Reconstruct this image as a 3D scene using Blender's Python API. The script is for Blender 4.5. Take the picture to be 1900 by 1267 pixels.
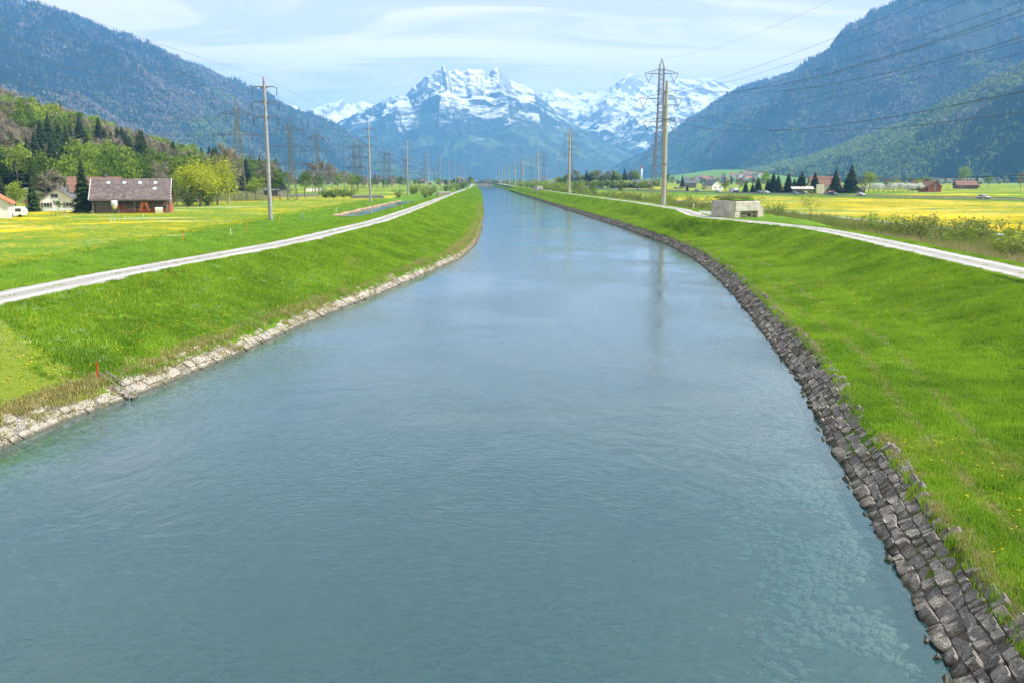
import bpy, math, random
import numpy as np
from mathutils import Vector, Matrix, Euler

for _o in list(bpy.data.objects):
    bpy.data.objects.remove(_o)
rad = math.radians
SC = bpy.context.scene
COL = SC.collection

# ------------------------------------------------------------------ camera
F = 1650.0
PITCH = math.atan((633.5 - 334.0) / F)
YAW = -math.atan((879 - 950) * math.cos(PITCH) / F)
CAMZ = 8.5
cam_data = bpy.data.cameras.new('camera')
cam = bpy.data.objects.new('camera', cam_data)
COL.objects.link(cam)
cam_data.sensor_width = 36.0
cam_data.lens = 36.0 * F / 1900.0
cam_data.clip_start = 0.2
cam_data.clip_end = 60000
cam.location = (0, 0, CAMZ)
cam.rotation_euler = (math.pi / 2 - PITCH, 0, -YAW)
SC.camera = cam

# ------------------------------------------------------------------ sky and sun
SUN_AZ = rad(95)      # clockwise from +Y (view direction): the sun stands to the right
SUN_EL = rad(47)
world = bpy.data.worlds.new('World')
SC.world = world
world.use_nodes = True
wt = world.node_tree
wt.nodes.clear()
w_out = wt.nodes.new('ShaderNodeOutputWorld')
w_bg = wt.nodes.new('ShaderNodeBackground')
w_sky = wt.nodes.new('ShaderNodeTexSky')
w_sky.sky_type = 'NISHITA'
w_sky.sun_disc = False
w_sky.sun_elevation = SUN_EL
w_sky.sun_rotation = SUN_AZ
world.cycles.sampling_method = 'MANUAL'; world.cycles.sample_map_resolution = 256
w_sky.altitude = 420
w_sky.air_density = 1.0
w_sky.dust_density = 3.0
w_sky.ozone_density = 0.6
w_bg.inputs['Strength'].default_value = 0.090
# thin cirrus, laid out on a flat cloud deck (direction / height)
tc = wt.nodes.new('ShaderNodeTexCoord')
sep = wt.nodes.new('ShaderNodeSeparateXYZ')
wt.links.new(tc.outputs['Generated'], sep.inputs[0])
def wmath(op, a, b=None, clamp=False):
    n = wt.nodes.new('ShaderNodeMath'); n.operation = op; n.use_clamp = clamp
    for i, v in enumerate((a, b)):
        if v is None: continue
        if isinstance(v, (int, float)): n.inputs[i].default_value = v
        else: wt.links.new(v, n.inputs[i])
    return n.outputs[0]
zz = wmath('MAXIMUM', wmath('ADD', sep.outputs['Z'], 0.10), 0.03)
comb = wt.nodes.new('ShaderNodeCombineXYZ')
wt.links.new(wmath('DIVIDE', sep.outputs['X'], zz), comb.inputs[0])
wt.links.new(wmath('DIVIDE', sep.outputs['Y'], zz), comb.inputs[1])
wmap = wt.nodes.new('ShaderNodeMapping')
wmap.inputs['Rotation'].default_value = (0, 0, rad(-24))
wmap.inputs['Scale'].default_value = (0.55, 1.5, 1.0)
wmap.inputs['Location'].default_value = (3.1, 0.4, 0)
wt.links.new(comb.outputs[0], wmap.inputs['Vector'])
wn = wt.nodes.new('ShaderNodeTexNoise')
wn.inputs['Scale'].default_value = 0.9
wn.inputs['Detail'].default_value = 6
wn.inputs['Roughness'].default_value = 0.6
wn.inputs['Distortion'].default_value = 0.9
wt.links.new(wmap.outputs[0], wn.inputs['Vector'])
wr = wt.nodes.new('ShaderNodeMapRange')
wr.interpolation_type = 'SMOOTHSTEP'
wr.inputs['From Min'].default_value = 0.42
wr.inputs['From Max'].default_value = 0.70
wr.inputs['To Min'].default_value = 0.29
wr.inputs['To Max'].default_value = 1.5
wt.links.new(wn.outputs['Fac'], wr.inputs['Value'])
wmix = wt.nodes.new('ShaderNodeMix')
wmix.data_type = 'RGBA'
wmix.inputs['B'].default_value = (10.2, 8.9, 7.7, 1)
# a thin veil looks denser towards the horizon: 1 - exp(-thickness / sin(elevation))
veil = wmath('DIVIDE', wmath('MULTIPLY', wr.outputs[0], -0.60), wmath('ADD', wmath('MAXIMUM', sep.outputs['Z'], 0.0), 0.06))
veil = wmath('SUBTRACT', 1.0, wmath('POWER', 2.71828, veil))
wt.links.new(veil, wmix.inputs['Factor'])
wt.links.new(w_sky.outputs[0], wmix.inputs['A'])
wt.links.new(wmix.outputs['Result'], w_bg.inputs['Color'])
wt.links.new(w_bg.outputs[0], w_out.inputs['Surface'])

sun_data = bpy.data.lights.new('sun', 'SUN')
sun_data.energy = 4.4
sun_data.angle = rad(0.53)
sun_data.color = (1.0, 0.965, 0.91)
sun = bpy.data.objects.new('sun', sun_data)
COL.objects.link(sun)
SUN_DIR = Vector((math.sin(SUN_AZ) * math.cos(SUN_EL), math.cos(SUN_AZ) * math.cos(SUN_EL), math.sin(SUN_EL)))
sun.rotation_euler = SUN_DIR.to_track_quat('Z', 'Y').to_euler()

SC.view_settings.view_transform = 'Standard'
SC.view_settings.look = 'None'
SC.view_settings.exposure = 0.95
SC.view_settings.gamma = 1.0
SC.view_settings.use_curve_mapping = False
SC.render.engine = 'CYCLES'
SC.cycles.max_bounces = 4
SC.cycles.transparent_max_bounces = 8
SC.cycles.volume_bounces = 1
SC.cycles.use_denoising = True
SC.cycles.use_adaptive_sampling = True
SC.cycles.adaptive_threshold = 0.025
SC.cycles.caustics_reflective = False
SC.cycles.caustics_refractive = False

# ------------------------------------------------------------------ pixel <-> place
ROT = Euler(cam.rotation_euler).to_matrix()
CAM = Vector((0, 0, CAMZ))
def ray(px, py):
    return ROT @ Vector(((px - 950) / F, -(py - 633.5) / F, -1.0))
def at(px, py, z):
    """the point of height z seen at photo pixel (px, py)"""
    d = ray(px, py)
    return CAM + d * ((z - CAMZ) / d.z)
def at_depth(px, py, Y):
    d = ray(px, py)
    return CAM + d * (Y / d.y)
def curve_at(pts, z):
    """pixel polyline on the plane of height z -> (Y array, X array)"""
    w = sorted([(p.y, p.x) for p in (at(a, b, z) for a, b in pts)])
    return np.array([a for a, b in w]), np.array([b for a, b in w])
def interp(Y, c):
    ys, xs = c
    Y = np.asarray(Y, float)
    r = np.interp(Y, ys, xs)
    s0 = (xs[2] - xs[0]) / (ys[2] - ys[0])
    r = np.where(Y < ys[0], xs[0] + (Y - ys[0]) * s0, r)
    return r
def smooth(c, step=4.0, k=5):
    """resample a (Y, X) curve and smooth it"""
    ys, xs = c
    n = max(8, int((ys[-1] - ys[0]) / step))
    Y = ys[0] + (ys[-1] - ys[0]) * np.linspace(0, 1, n) ** 1.6
    X = np.interp(Y, ys, xs)
    for _ in range(k):
        X[1:-1] = 0.25 * X[:-2] + 0.5 * X[1:-1] + 0.25 * X[2:]
    return Y, X

# ------------------------------------------------------------------ noise
def _hash(ix, iy, seed):
    h = (ix.astype(np.int64) * 374761393 + iy.astype(np.int64) * 668265263 + seed * 974634777) & 0x7fffffff
    h = ((h ^ (h >> 13)) * 1274126177) & 0x7fffffff
    return ((h ^ (h >> 16)) & 0xffff) / 65535.0
def vnoise(x, y, seed=0):
    x = np.asarray(x, float); y = np.asarray(y, float)
    ix = np.floor(x); iy = np.floor(y)
    fx = x - ix; fy = y - iy
    fx = fx * fx * fx * (fx * (fx * 6 - 15) + 10); fy = fy * fy * fy * (fy * (fy * 6 - 15) + 10)
    a = _hash(ix, iy, seed); b = _hash(ix + 1, iy, seed)
    c = _hash(ix, iy + 1, seed); d = _hash(ix + 1, iy + 1, seed)
    return (a + (b - a) * fx) * (1 - fy) + (c + (d - c) * fx) * fy
def fbm(x, y, oct=5, seed=0, ridged=False, gain=0.5):
    t = 0; a = 1.0; tot = 0
    for o in range(oct):
        n = vnoise(x * 2 ** o + 17.3 * o, y * 2 ** o - 9.1 * o, seed + o)
        if ridged: n = 1 - abs(2 * n - 1)
        t = t + a * n; tot += a; a *= gain
    return t / tot

# ------------------------------------------------------------------ materials
def ntree(name):
    m = bpy.data.materials.new(name); m.use_nodes = True
    t = m.node_tree; t.nodes.clear()
    return m, t
class NT:
    """tiny node helper"""
    def __init__(s, name):
        s.m, s.t = ntree(name)
        s.out = s.n('ShaderNodeOutputMaterial')
    def n(s, kind, **kw):
        x = s.t.nodes.new(kind)
        for k, v in kw.items(): setattr(x, k, v)
        return x
    def l(s, a, b): s.t.links.new(a, b)
    def set(s, sock, v):
        if isinstance(v, (int, float)): sock.default_value = v
        elif isinstance(v, tuple):
            sock.default_value = v if len(v) == len(sock.default_value) else v + (1,)
        else: s.l(v, sock)
    def math(s, op, a, b=None, clamp=False):
        x = s.n('ShaderNodeMath', operation=op, use_clamp=clamp)
        s.set(x.inputs[0], a)
        if b is not None: s.set(x.inputs[1], b)
        return x.outputs[0]
    def noise(s, vec, scale, detail=4, rough=0.55, dist=0.0):
        x = s.n('ShaderNodeTexNoise')
        s.l(vec, x.inputs['Vector'])
        x.inputs['Scale'].default_value = scale; x.inputs['Detail'].default_value = detail
        x.inputs['Roughness'].default_value = rough; x.inputs['Distortion'].default_value = dist
        return x.outputs['Fac']
    def vor(s, vec, scale, feature='F1', out='Distance'):
        x = s.n('ShaderNodeTexVoronoi', feature=feature)
        s.l(vec, x.inputs['Vector']); x.inputs['Scale'].default_value = scale
        return x.outputs[out]
    def ramp(s, v, a, b, lo=0.0, hi=1.0):
        x = s.n('ShaderNodeMapRange', interpolation_type='SMOOTHSTEP')
        s.set(x.inputs['Value'], v)
        x.inputs['From Min'].default_value = a; x.inputs['From Max'].default_value = b
        x.inputs['To Min'].default_value = lo; x.inputs['To Max'].default_value = hi
        return x.outputs[0]
    def mix(s, f, a, b):
        x = s.n('ShaderNodeMix', data_type='RGBA')
        s.set(x.inputs['Factor'], f); s.set(x.inputs['A'], a); s.set(x.inputs['B'], b)
        return x.outputs['Result']
    def mapping(s, vec, scale=(1, 1, 1), rot=(0, 0, 0)):
        x = s.n('ShaderNodeMapping'); s.l(vec, x.inputs['Vector'])
        x.inputs['Scale'].default_value = scale; x.inputs['Rotation'].default_value = rot
        return x.outputs[0]
    def pos(s): return s.n('ShaderNodeNewGeometry').outputs['Position']
    def obj(s): return s.n('ShaderNodeTexCoord').outputs['Object']
    def island(s): return s.n('ShaderNodeNewGeometry').outputs['Random Per Island']
    def orand(s): return s.n('ShaderNodeObjectInfo').outputs['Random']
    def bump(s, h, strength=0.5, dist=0.1):
        x = s.n('ShaderNodeBump'); s.l(h, x.inputs['Height'])
        x.inputs['Strength'].default_value = strength; x.inputs['Distance'].default_value = dist
        return x.outputs[0]
    def bsdf(s, color, rough=0.8, normal=None, spec=0.3, metal=0.0, trans=None, tcolor=None):
        x = s.n('ShaderNodeBsdfPrincipled')
        s.set(x.inputs['Base Color'], color); s.set(x.inputs['Roughness'], rough)
        x.inputs['Specular IOR Level'].default_value = spec; x.inputs['Metallic'].default_value = metal
        if normal is not None: s.l(normal, x.inputs['Normal'])
        sh = x.outputs[0]
        if trans:
            tr = s.n('ShaderNodeBsdfTranslucent'); s.set(tr.inputs['Color'], tcolor if tcolor is not None else color)
            mx = s.n('ShaderNodeMixShader'); mx.inputs[0].default_value = trans
            s.l(sh, mx.inputs[1]); s.l(tr.outputs[0], mx.inputs[2]); sh = mx.outputs[0]
        s.l(sh, s.out.inputs['Surface'])
        return s.m
M = {}
def simple(name, c1, c2=None, scale=3.0, rough=0.75, bump=0.0, spec=0.3, metal=0.0, detail=5, isl=0.0):
    t = NT(name); v = t.obj()
    c2 = c2 or tuple(x * 0.7 for x in c1)
    n = t.noise(v, scale, detail, 0.6)
    f = t.ramp(n, 0.3, 0.7)
    if isl: f = t.math('ADD', t.math('MULTIPLY', f, 1 - isl), t.math('MULTIPLY', t.island(), isl), True)
    col = t.mix(f, c1, c2)
    nrm = t.bump(n, bump, 0.05) if bump else None
    M[name] = t.bsdf(col, rough, nrm, spec, metal)
    return M[name]
simple('pole_concrete', (0.32, 0.335, 0.35), (0.22, 0.23, 0.245), 1.5, 0.85, 0.2)
simple('pole_paint', (0.41, 0.41, 0.33), (0.33, 0.33, 0.26), 0.8, 0.6, 0.05)
simple('pole_wood', (0.24, 0.22, 0.19), (0.14, 0.13, 0.115), 1.5, 0.9, 0.2)
simple('galvanised', (0.24, 0.24, 0.225), (0.15, 0.15, 0.14), 1.2, 0.55, 0, 0.4, 0.3)
simple('lattice_green', (0.20, 0.20, 0.13), (0.11, 0.115, 0.075), 1.2, 0.65, 0)
simple('arm_rust', (0.13, 0.085, 0.06), (0.075, 0.05, 0.04), 1.0, 0.7)
simple('insulator', (0.09, 0.06, 0.05), (0.05, 0.04, 0.035), 3.0, 0.3, 0, 0.5)
simple('cable', (0.085, 0.09, 0.095), (0.06, 0.065, 0.07), 0.5, 0.5)
simple('concrete', (0.58, 0.55, 0.48), (0.36, 0.345, 0.31), 1.1, 0.9, 0.5, detail=9)
simple('concrete_dark', (0.20, 0.20, 0.19), (0.12, 0.12, 0.115), 1.5, 0.9, 0.3)
simple('plaster_white', (0.80, 0.80, 0.78), (0.70, 0.70, 0.67), 0.6, 0.9)
simple('plaster_grey', (0.48, 0.48, 0.46), (0.38, 0.38, 0.36), 0.6, 0.9)
simple('wood_white', (0.66, 0.68, 0.68), (0.50, 0.52, 0.53), 1.0, 0.8)
simple('wood_brown', (0.16, 0.095, 0.06), (0.09, 0.055, 0.04), 1.5, 0.85)
simple('wood_grey', (0.25, 0.225, 0.19), (0.14, 0.125, 0.105), 1.5, 0.9)
simple('wood_red', (0.28, 0.085, 0.05), (0.20, 0.06, 0.04), 1.0, 0.85)
simple('brick', (0.36, 0.12, 0.065), (0.26, 0.085, 0.05), 3.0, 0.9, 0.3)
simple('roof_slate', (0.15, 0.155, 0.175), (0.09, 0.095, 0.11), 2.0, 0.7)
simple('roof_orange', (0.46, 0.17, 0.08), (0.32, 0.12, 0.06), 1.5, 0.85)
simple('roof_brown', (0.24, 0.13, 0.09), (0.16, 0.09, 0.065), 1.5, 0.85)
simple('tile', (0.215, 0.175, 0.165), (0.085, 0.07, 0.066), 0.9, 0.85, 0, isl=0.75)
simple('metal_white', (0.72, 0.74, 0.74), (0.62, 0.64, 0.65), 1.0, 0.45)
simple('plastic_yellow', (0.62, 0.46, 0.14), (0.5, 0.36, 0.1), 1.0, 0.5)
simple('plastic_cream', (0.70, 0.64, 0.46), (0.6, 0.54, 0.38), 1.0, 0.6)
simple('paint_red', (0.55, 0.03, 0.02), (0.42, 0.025, 0.018), 1.0, 0.5)
simple('paint_orange', (0.75, 0.24, 0.03), (0.62, 0.18, 0.025), 1.0, 0.6)
simple('paint_blue', (0.08, 0.22, 0.50), (0.06, 0.16, 0.4), 1.0, 0.5)
simple('white_post', (0.74, 0.74, 0.72), (0.62, 0.62, 0.6), 2.0, 0.6)
simple('steel', (0.42, 0.44, 0.46), (0.32, 0.34, 0.36), 3.0, 0.35, 0, 0.5, 0.7)
simple('rubber', (0.02, 0.02, 0.02), (0.012, 0.012, 0.012), 2.0, 0.8)
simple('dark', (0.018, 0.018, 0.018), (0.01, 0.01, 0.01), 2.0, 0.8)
simple('glass_dark', (0.035, 0.045, 0.055), (0.025, 0.03, 0.04), 1.0, 0.12, 0, 0.6)
simple('skylight', (0.50, 0.60, 0.68), (0.42, 0.52, 0.6), 1.0, 0.3, 0, 0.6)
simple('bark', (0.16, 0.13, 0.10), (0.085, 0.07, 0.055), 1.5, 0.95, 0.3)
simple('bark_pale', (0.36, 0.33, 0.29), (0.20, 0.18, 0.15), 1.2, 0.95, 0.3)
simple('asphalt', (0.075, 0.075, 0.08), (0.05, 0.05, 0.054), 0.3, 0.9)
simple('marking', (0.72, 0.72, 0.70), (0.6, 0.6, 0.58), 1.0, 0.7)
simple('pebble_stone', (0.46, 0.42, 0.32), (0.13, 0.12, 0.09), 2.0, 0.9, 0, isl=0.7)
simple('boulder', (0.22, 0.20, 0.20), (0.12, 0.11, 0.11), 1.2, 0.9, 0.6)
simple('boulder_pink', (0.50, 0.40, 0.34), (0.38, 0.30, 0.26), 1.2, 0.9, 0.6)
simple('cloth_blue', (0.08, 0.14, 0.30), (0.06, 0.1, 0.22), 6.0, 0.9)
simple('cloth_red', (0.42, 0.05, 0.05), (0.3, 0.04, 0.04), 6.0, 0.9)
simple('skin', (0.50, 0.32, 0.23), (0.45, 0.28, 0.2), 6.0, 0.6)
simple('cow_hide', (0.10, 0.06, 0.04), (0.5, 0.46, 0.42), 0.7, 0.9)
for i, c in enumerate([(0.75, 0.76, 0.77), (0.03, 0.035, 0.045), (0.10, 0.16, 0.30), (0.30, 0.31, 0.33), (0.35, 0.03, 0.03), (0.14, 0.15, 0.16)]):
    simple('car_paint_%d' % i, c, tuple(x * 0.92 for x in c), 1.0, 0.25, 0, 0.5)

def leaf_mat(name, ca, cb, trans=0.35, var=0.5):
    """leaves: colour drifts from leaf clump to leaf clump and from plant to plant"""
    t = NT(name)
    f = t.math('ADD', t.math('MULTIPLY', t.island(), 1 - var), t.math('MULTIPLY', t.orand(), var), True)
    col = t.mix(f, ca, cb)
    M[name] = t.bsdf(col, 0.7, None, 0.15, 0, trans)
    return M[name]
leaf_mat('leaf_spring', (0.15, 0.26, 0.03), (0.32, 0.41, 0.055))
leaf_mat('leaf_green', (0.07, 0.145, 0.02), (0.16, 0.235, 0.032))
leaf_mat('leaf_willow', (0.32, 0.37, 0.022), (0.50, 0.52, 0.04), var=0.2)
leaf_mat('needle', (0.022, 0.045, 0.017), (0.045, 0.075, 0.026), 0.2)
leaf_mat('twig', (0.17, 0.15, 0.115), (0.34, 0.305, 0.24), 0.0)
leaf_mat('twig_brown', (0.17, 0.14, 0.105), (0.31, 0.265, 0.195), 0.0)
leaf_mat('blossom', (0.62, 0.63, 0.60), (0.76, 0.75, 0.72), 0.3)
leaf_mat('leaf_shrub', (0.14, 0.20, 0.035), (0.27, 0.31, 0.09))
leaf_mat('reed', (0.42, 0.34, 0.20), (0.26, 0.27, 0.09), 0.3)
t = NT('grass_blade'); p = t.pos()
f = t.math('ADD', t.math('MULTIPLY', t.island(), 0.50), t.math('MULTIPLY', t.ramp(t.noise(p, 0.30, 4, 0.65, 0.4), 0.3, 0.7), 0.50))
c = t.mix(f, (0.052, 0.170, 0.012), (0.325, 0.515, 0.034))
c = t.mix(t.ramp(t.noise(p, 0.13, 4, 0.6, 0.6), 0.60, 0.74, 0, 0.6), c, (0.36, 0.36, 0.10))
M['grass_blade'] = t.bsdf(c, 0.7, None, 0.15, 0, 0.4)
leaf_mat('grass_dry', (0.46, 0.39, 0.20), (0.28, 0.28, 0.08), 0.3, 0.5)
leaf_mat('petal_yellow', (0.80, 0.50, 0.004), (0.85, 0.60, 0.008), 0.3)
leaf_mat('petal_white', (0.70, 0.72, 0.62), (0.78, 0.78, 0.72), 0.3)
leaf_mat('wood_green', (0.06, 0.12, 0.022), (0.36, 0.42, 0.09), 0.3, 0.7)
leaf_mat('wood_bare', (0.045, 0.04, 0.036), (0.36, 0.29, 0.25), 0.0, 0.7)
leaf_mat('wood_dark', (0.006, 0.014, 0.010), (0.016, 0.030, 0.018), 0.0, 0.6)

# ------------------------------------------------------------------ mesh building
class MB:
    """collects pieces into one mesh"""
    def __init__(s): s.v = []; s.f = []
    def add(s, v, f):
        o = len(s.v); s.v += [tuple(p) for p in v]; s.f += [tuple(i + o for i in q) for q in f]
        return s
    def box(s, x0, x1, y0, y1, z0, z1):
        return s.add([(x0, y0, z0), (x1, y0, z0), (x1, y1, z0), (x0, y1, z0), (x0, y0, z1), (x1, y0, z1), (x1, y1, z1), (x0, y1, z1)],
                     [(0, 3, 2, 1), (4, 5, 6, 7), (0, 1, 5, 4), (1, 2, 6, 5), (2, 3, 7, 6), (3, 0, 4, 7)])
    def beam(s, p, q, r, r2=None, n=4):
        p = Vector(p); q = Vector(q); d = (q - p)
        if d.length < 1e-6: return s
        d.normalize()
        a = d.cross(Vector((0, 0, 1)) if abs(d.z) < 0.95 else Vector((1, 0, 0))).normalized(); b = d.cross(a)
        r2 = r if r2 is None else r2
        v = []
        for c, rr in ((p, r), (q, r2)):
            for k in range(n):
                an = 2 * math.pi * (k + 0.5) / n
                v.append(c + a * (math.cos(an) * rr) + b * (math.sin(an) * rr))
        f = [(k, (k + 1) % n, n + (k + 1) % n, n + k) for k in range(n)] + [tuple(range(n - 1, -1, -1)), tuple(range(n, 2 * n))]
        return s.add(v, f)
    def lathe(s, prof, n=12, c=(0, 0, 0)):
        v = []; f = []
        for r, z in prof:
            for k in range(n):
                an = 2 * math.pi * k / n
                v.append((c[0] + r * math.cos(an), c[1] + r * math.sin(an), c[2] + z))
        m = len(prof)
        for i in range(m - 1):
            for k in range(n):
                f.append((i * n + k, i * n + (k + 1) % n, (i + 1) * n + (k + 1) % n, (i + 1) * n + k))
        f.append(tuple(range(n - 1, -1, -1))); f.append(tuple((m - 1) * n + k for k in range(n)))
        return s.add(v, f)
    def prism(s, poly, axis_vec, o=(0, 0, 0)):
        """poly: list of 3-D points; extruded by axis_vec"""
        n = len(poly); a = Vector(axis_vec)
        v = [Vector(p) + Vector(o) for p in poly]; v += [p + a for p in v]
        f = [tuple(range(n - 1, -1, -1)), tuple(range(n, 2 * n))] + [(k, (k + 1) % n, n + (k + 1) % n, n + k) for k in range(n)]
        return s.add(v, f)
    def mesh(s, name, mat=None, smooth_=False):
        me = bpy.data.meshes.new(name); me.from_pydata(s.v, [], s.f)
        if mat: me.materials.append(M[mat] if isinstance(mat, str) else mat)
        if smooth_: me.polygons.foreach_set('use_smooth', [True] * len(me.polygons))
        me.update()
        return me
    def build(s, name, mat, parent=None, smooth_=False, bevel=0.0):
        o = bpy.data.objects.new(name, s.mesh(name, mat, smooth_)); COL.objects.link(o)
        if parent: o.parent = parent
        if bevel:
            b = o.modifiers.new('bevel', 'BEVEL'); b.width = bevel; b.segments = 2
        return o
def fixn(me):
    import bmesh
    bm = bmesh.new(); bm.from_mesh(me); bmesh.ops.recalc_face_normals(bm, faces=bm.faces); bm.to_mesh(me); bm.free()
def np_mesh(name, V, Fq, mat, smooth_=True):
    me = bpy.data.meshes.new(name)
    V = np.asarray(V, np.float32); Fq = np.asarray(Fq, np.int32)
    me.vertices.add(len(V)); me.vertices.foreach_set('co', V.ravel())
    k = Fq.shape[1]
    me.loops.add(Fq.size); me.loops.foreach_set('vertex_index', Fq.ravel())
    me.polygons.add(len(Fq)); me.polygons.foreach_set('loop_start', np.arange(0, Fq.size, k, dtype=np.int32))
    me.polygons.foreach_set('use_smooth', np.full(len(Fq), smooth_))
    me.update(calc_edges=True)
    if mat: me.materials.append(M[mat] if isinstance(mat, str) else mat)
    return me
def grid_faces(nu, nv):
    i, j = np.meshgrid(np.arange(nu - 1), np.arange(nv - 1), indexing='ij')
    a = (i * nv + j).ravel()
    return np.stack([a, a + nv, a + nv + 1, a + 1], 1)
def link(name, me, parent=None):
    o = bpy.data.objects.new(name, me); COL.objects.link(o)
    if parent: o.parent = parent
    return o
def empty(name, loc=(0, 0, 0), rz=0.0, sc=1.0):
    o = bpy.data.objects.new(name, None); COL.objects.link(o)
    o.location = loc; o.rotation_euler = (0, 0, rz); o.scale = (sc, sc, sc)
    o.empty_display_size = 0.1
    return o
def tag(o, label=None, cat=None, group=None, kind=None):
    if label: o['label'] = label
    if cat: o['category'] = cat
    if group: o['group'] = group
    if kind: o['kind'] = kind
    return o
_kids = {}
def copy_tree(o, parent=None):
    c = o.copy(); COL.objects.link(c)
    if parent: c.parent = parent
    for ch in _kids.get(o.name) or o.children:
        copy_tree(ch, c)
    return c
def structure(name, V, Fq, mat, smooth_=True):
    return tag(link(name, np_mesh(name, V, Fq, mat, smooth_)), kind='structure')

# ------------------------------------------------------------------ scatter (geometry nodes, for stuff)
def scatter(name, protos, P, scale, rotz, pick, tilt=None, label=None, cat=None, zscale=None):
    """instances of small meshes on points"""
    P = np.asarray(P, np.float32); n = len(P)
    me = bpy.data.meshes.new(name); me.vertices.add(n); me.vertices.foreach_set('co', P.ravel())
    scale = np.asarray(scale, np.float32); s3 = np.repeat(scale[:, None], 3, 1)
    if zscale is not None: s3[:, 2] = zscale
    a = me.attributes.new('sc', 'FLOAT_VECTOR', 'POINT'); a.data.foreach_set('vector', s3.ravel())
    r = np.zeros((n, 3), np.float32); r[:, 2] = rotz
    if tilt is not None: r[:, 0] = tilt
    a = me.attributes.new('rot', 'FLOAT_VECTOR', 'POINT'); a.data.foreach_set('vector', r.ravel())
    a = me.attributes.new('pick', 'INT', 'POINT'); a.data.foreach_set('value', np.asarray(pick, np.int32))
    o = bpy.data.objects.new(name, me); COL.objects.link(o)
    g = bpy.data.node_groups.new(name, 'GeometryNodeTree')
    g.interface.new_socket('Geometry', in_out='INPUT', socket_type='NodeSocketGeometry')
    g.interface.new_socket('Geometry', in_out='OUTPUT', socket_type='NodeSocketGeometry')
    gi = g.nodes.new('NodeGroupInput'); go = g.nodes.new('NodeGroupOutput')
    jn = g.nodes.new('GeometryNodeJoinGeometry')
    def attr(nm, ty):
        x = g.nodes.new('GeometryNodeInputNamedAttribute'); x.data_type = ty; x.inputs[0].default_value = nm
        return [q for q in x.outputs if q.enabled and q.name == 'Attribute'][0]
    asc = attr('sc', 'FLOAT_VECTOR'); aro = attr('rot', 'FLOAT_VECTOR'); api = attr('pick', 'INT')
    for i, pm in enumerate(protos):
        po = bpy.data.objects.new(pm.name, pm)
        oi = g.nodes.new('GeometryNodeObjectInfo'); oi.inputs['Object'].default_value = po
        oi.inputs['As Instance'].default_value = True
        cp = g.nodes.new('FunctionNodeCompare'); cp.data_type = 'INT'; cp.operation = 'EQUAL'
        g.links.new(api, [q for q in cp.inputs if q.enabled][0]); [q for q in cp.inputs if q.enabled][1].default_value = i
        ip = g.nodes.new('GeometryNodeInstanceOnPoints')
        g.links.new(gi.outputs[0], ip.inputs['Points']); g.links.new(oi.outputs['Geometry'], ip.inputs['Instance'])
        g.links.new(cp.outputs[0], ip.inputs['Selection']); g.links.new(aro, ip.inputs['Rotation']); g.links.new(asc, ip.inputs['Scale'])
        g.links.new(ip.outputs[0], jn.inputs[0])
    g.links.new(jn.outputs[0], go.inputs[0])
    md = o.modifiers.new('scatter', 'NODES'); md.node_group = g
    tag(o, label, cat, None, 'stuff')
    return o
rng = np.random.default_rng(7)
# ================================================================== LAND
ZL, ZR, ZP = 1.3, 1.5, 3.3          # field left, field right, path (water is 0)
WL = smooth(curve_at([(0, 835), (95, 790), (255, 733), (385, 680), (480, 640), (590, 590), (660, 563), (730, 535), (800, 503), (855, 480), (882, 455), (892, 430), (897, 400), (895, 370), (889, 352)], 0), 3.0, 4)
WR = smooth(curve_at([(1755, 1262), (1733, 1221), (1692, 1131), (1656, 1062), (1618, 994), (1585, 920), (1534, 836), (1482, 714), (1427, 640), (1375, 569), (1334, 521), (1286, 480), (1226, 449), (1137, 417), (1022, 380), (940, 352.5)], 0), 3.0, 4)
PL = smooth(curve_at([(0, 555), (200, 512), (535, 451), (700, 411.5), (760, 391), (829, 364.5), (875, 348.5)], ZP), 3.0, 6)
PR = smooth(curve_at([(1900, 508), (1660, 454.5), (1559, 433), (1508, 424), (1407, 413), (1335, 407), (1293, 401), (1265, 389.5), (1180, 376.3), (1100, 366), (1000, 352.5)], ZP), 2.5, 2)
RIM = (np.array([-60, 40, 165, 297, 424, 552, 680, 2000.]), np.array([-40, -39, -37.5, -35, -31.5, -29, -26, -22.]))
wl = lambda Y: interp(Y, WL)
wr = lambda Y: interp(Y, WR)
pl = lambda Y: interp(Y, PL)
pr = lambda Y: interp(Y, PR)
rim = lambda Y: interp(Y, RIM)
def bumpf(Y, a, b, c, d): return np.interp(Y, [a, b, c, d], [0, 1, 1, 0])
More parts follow.
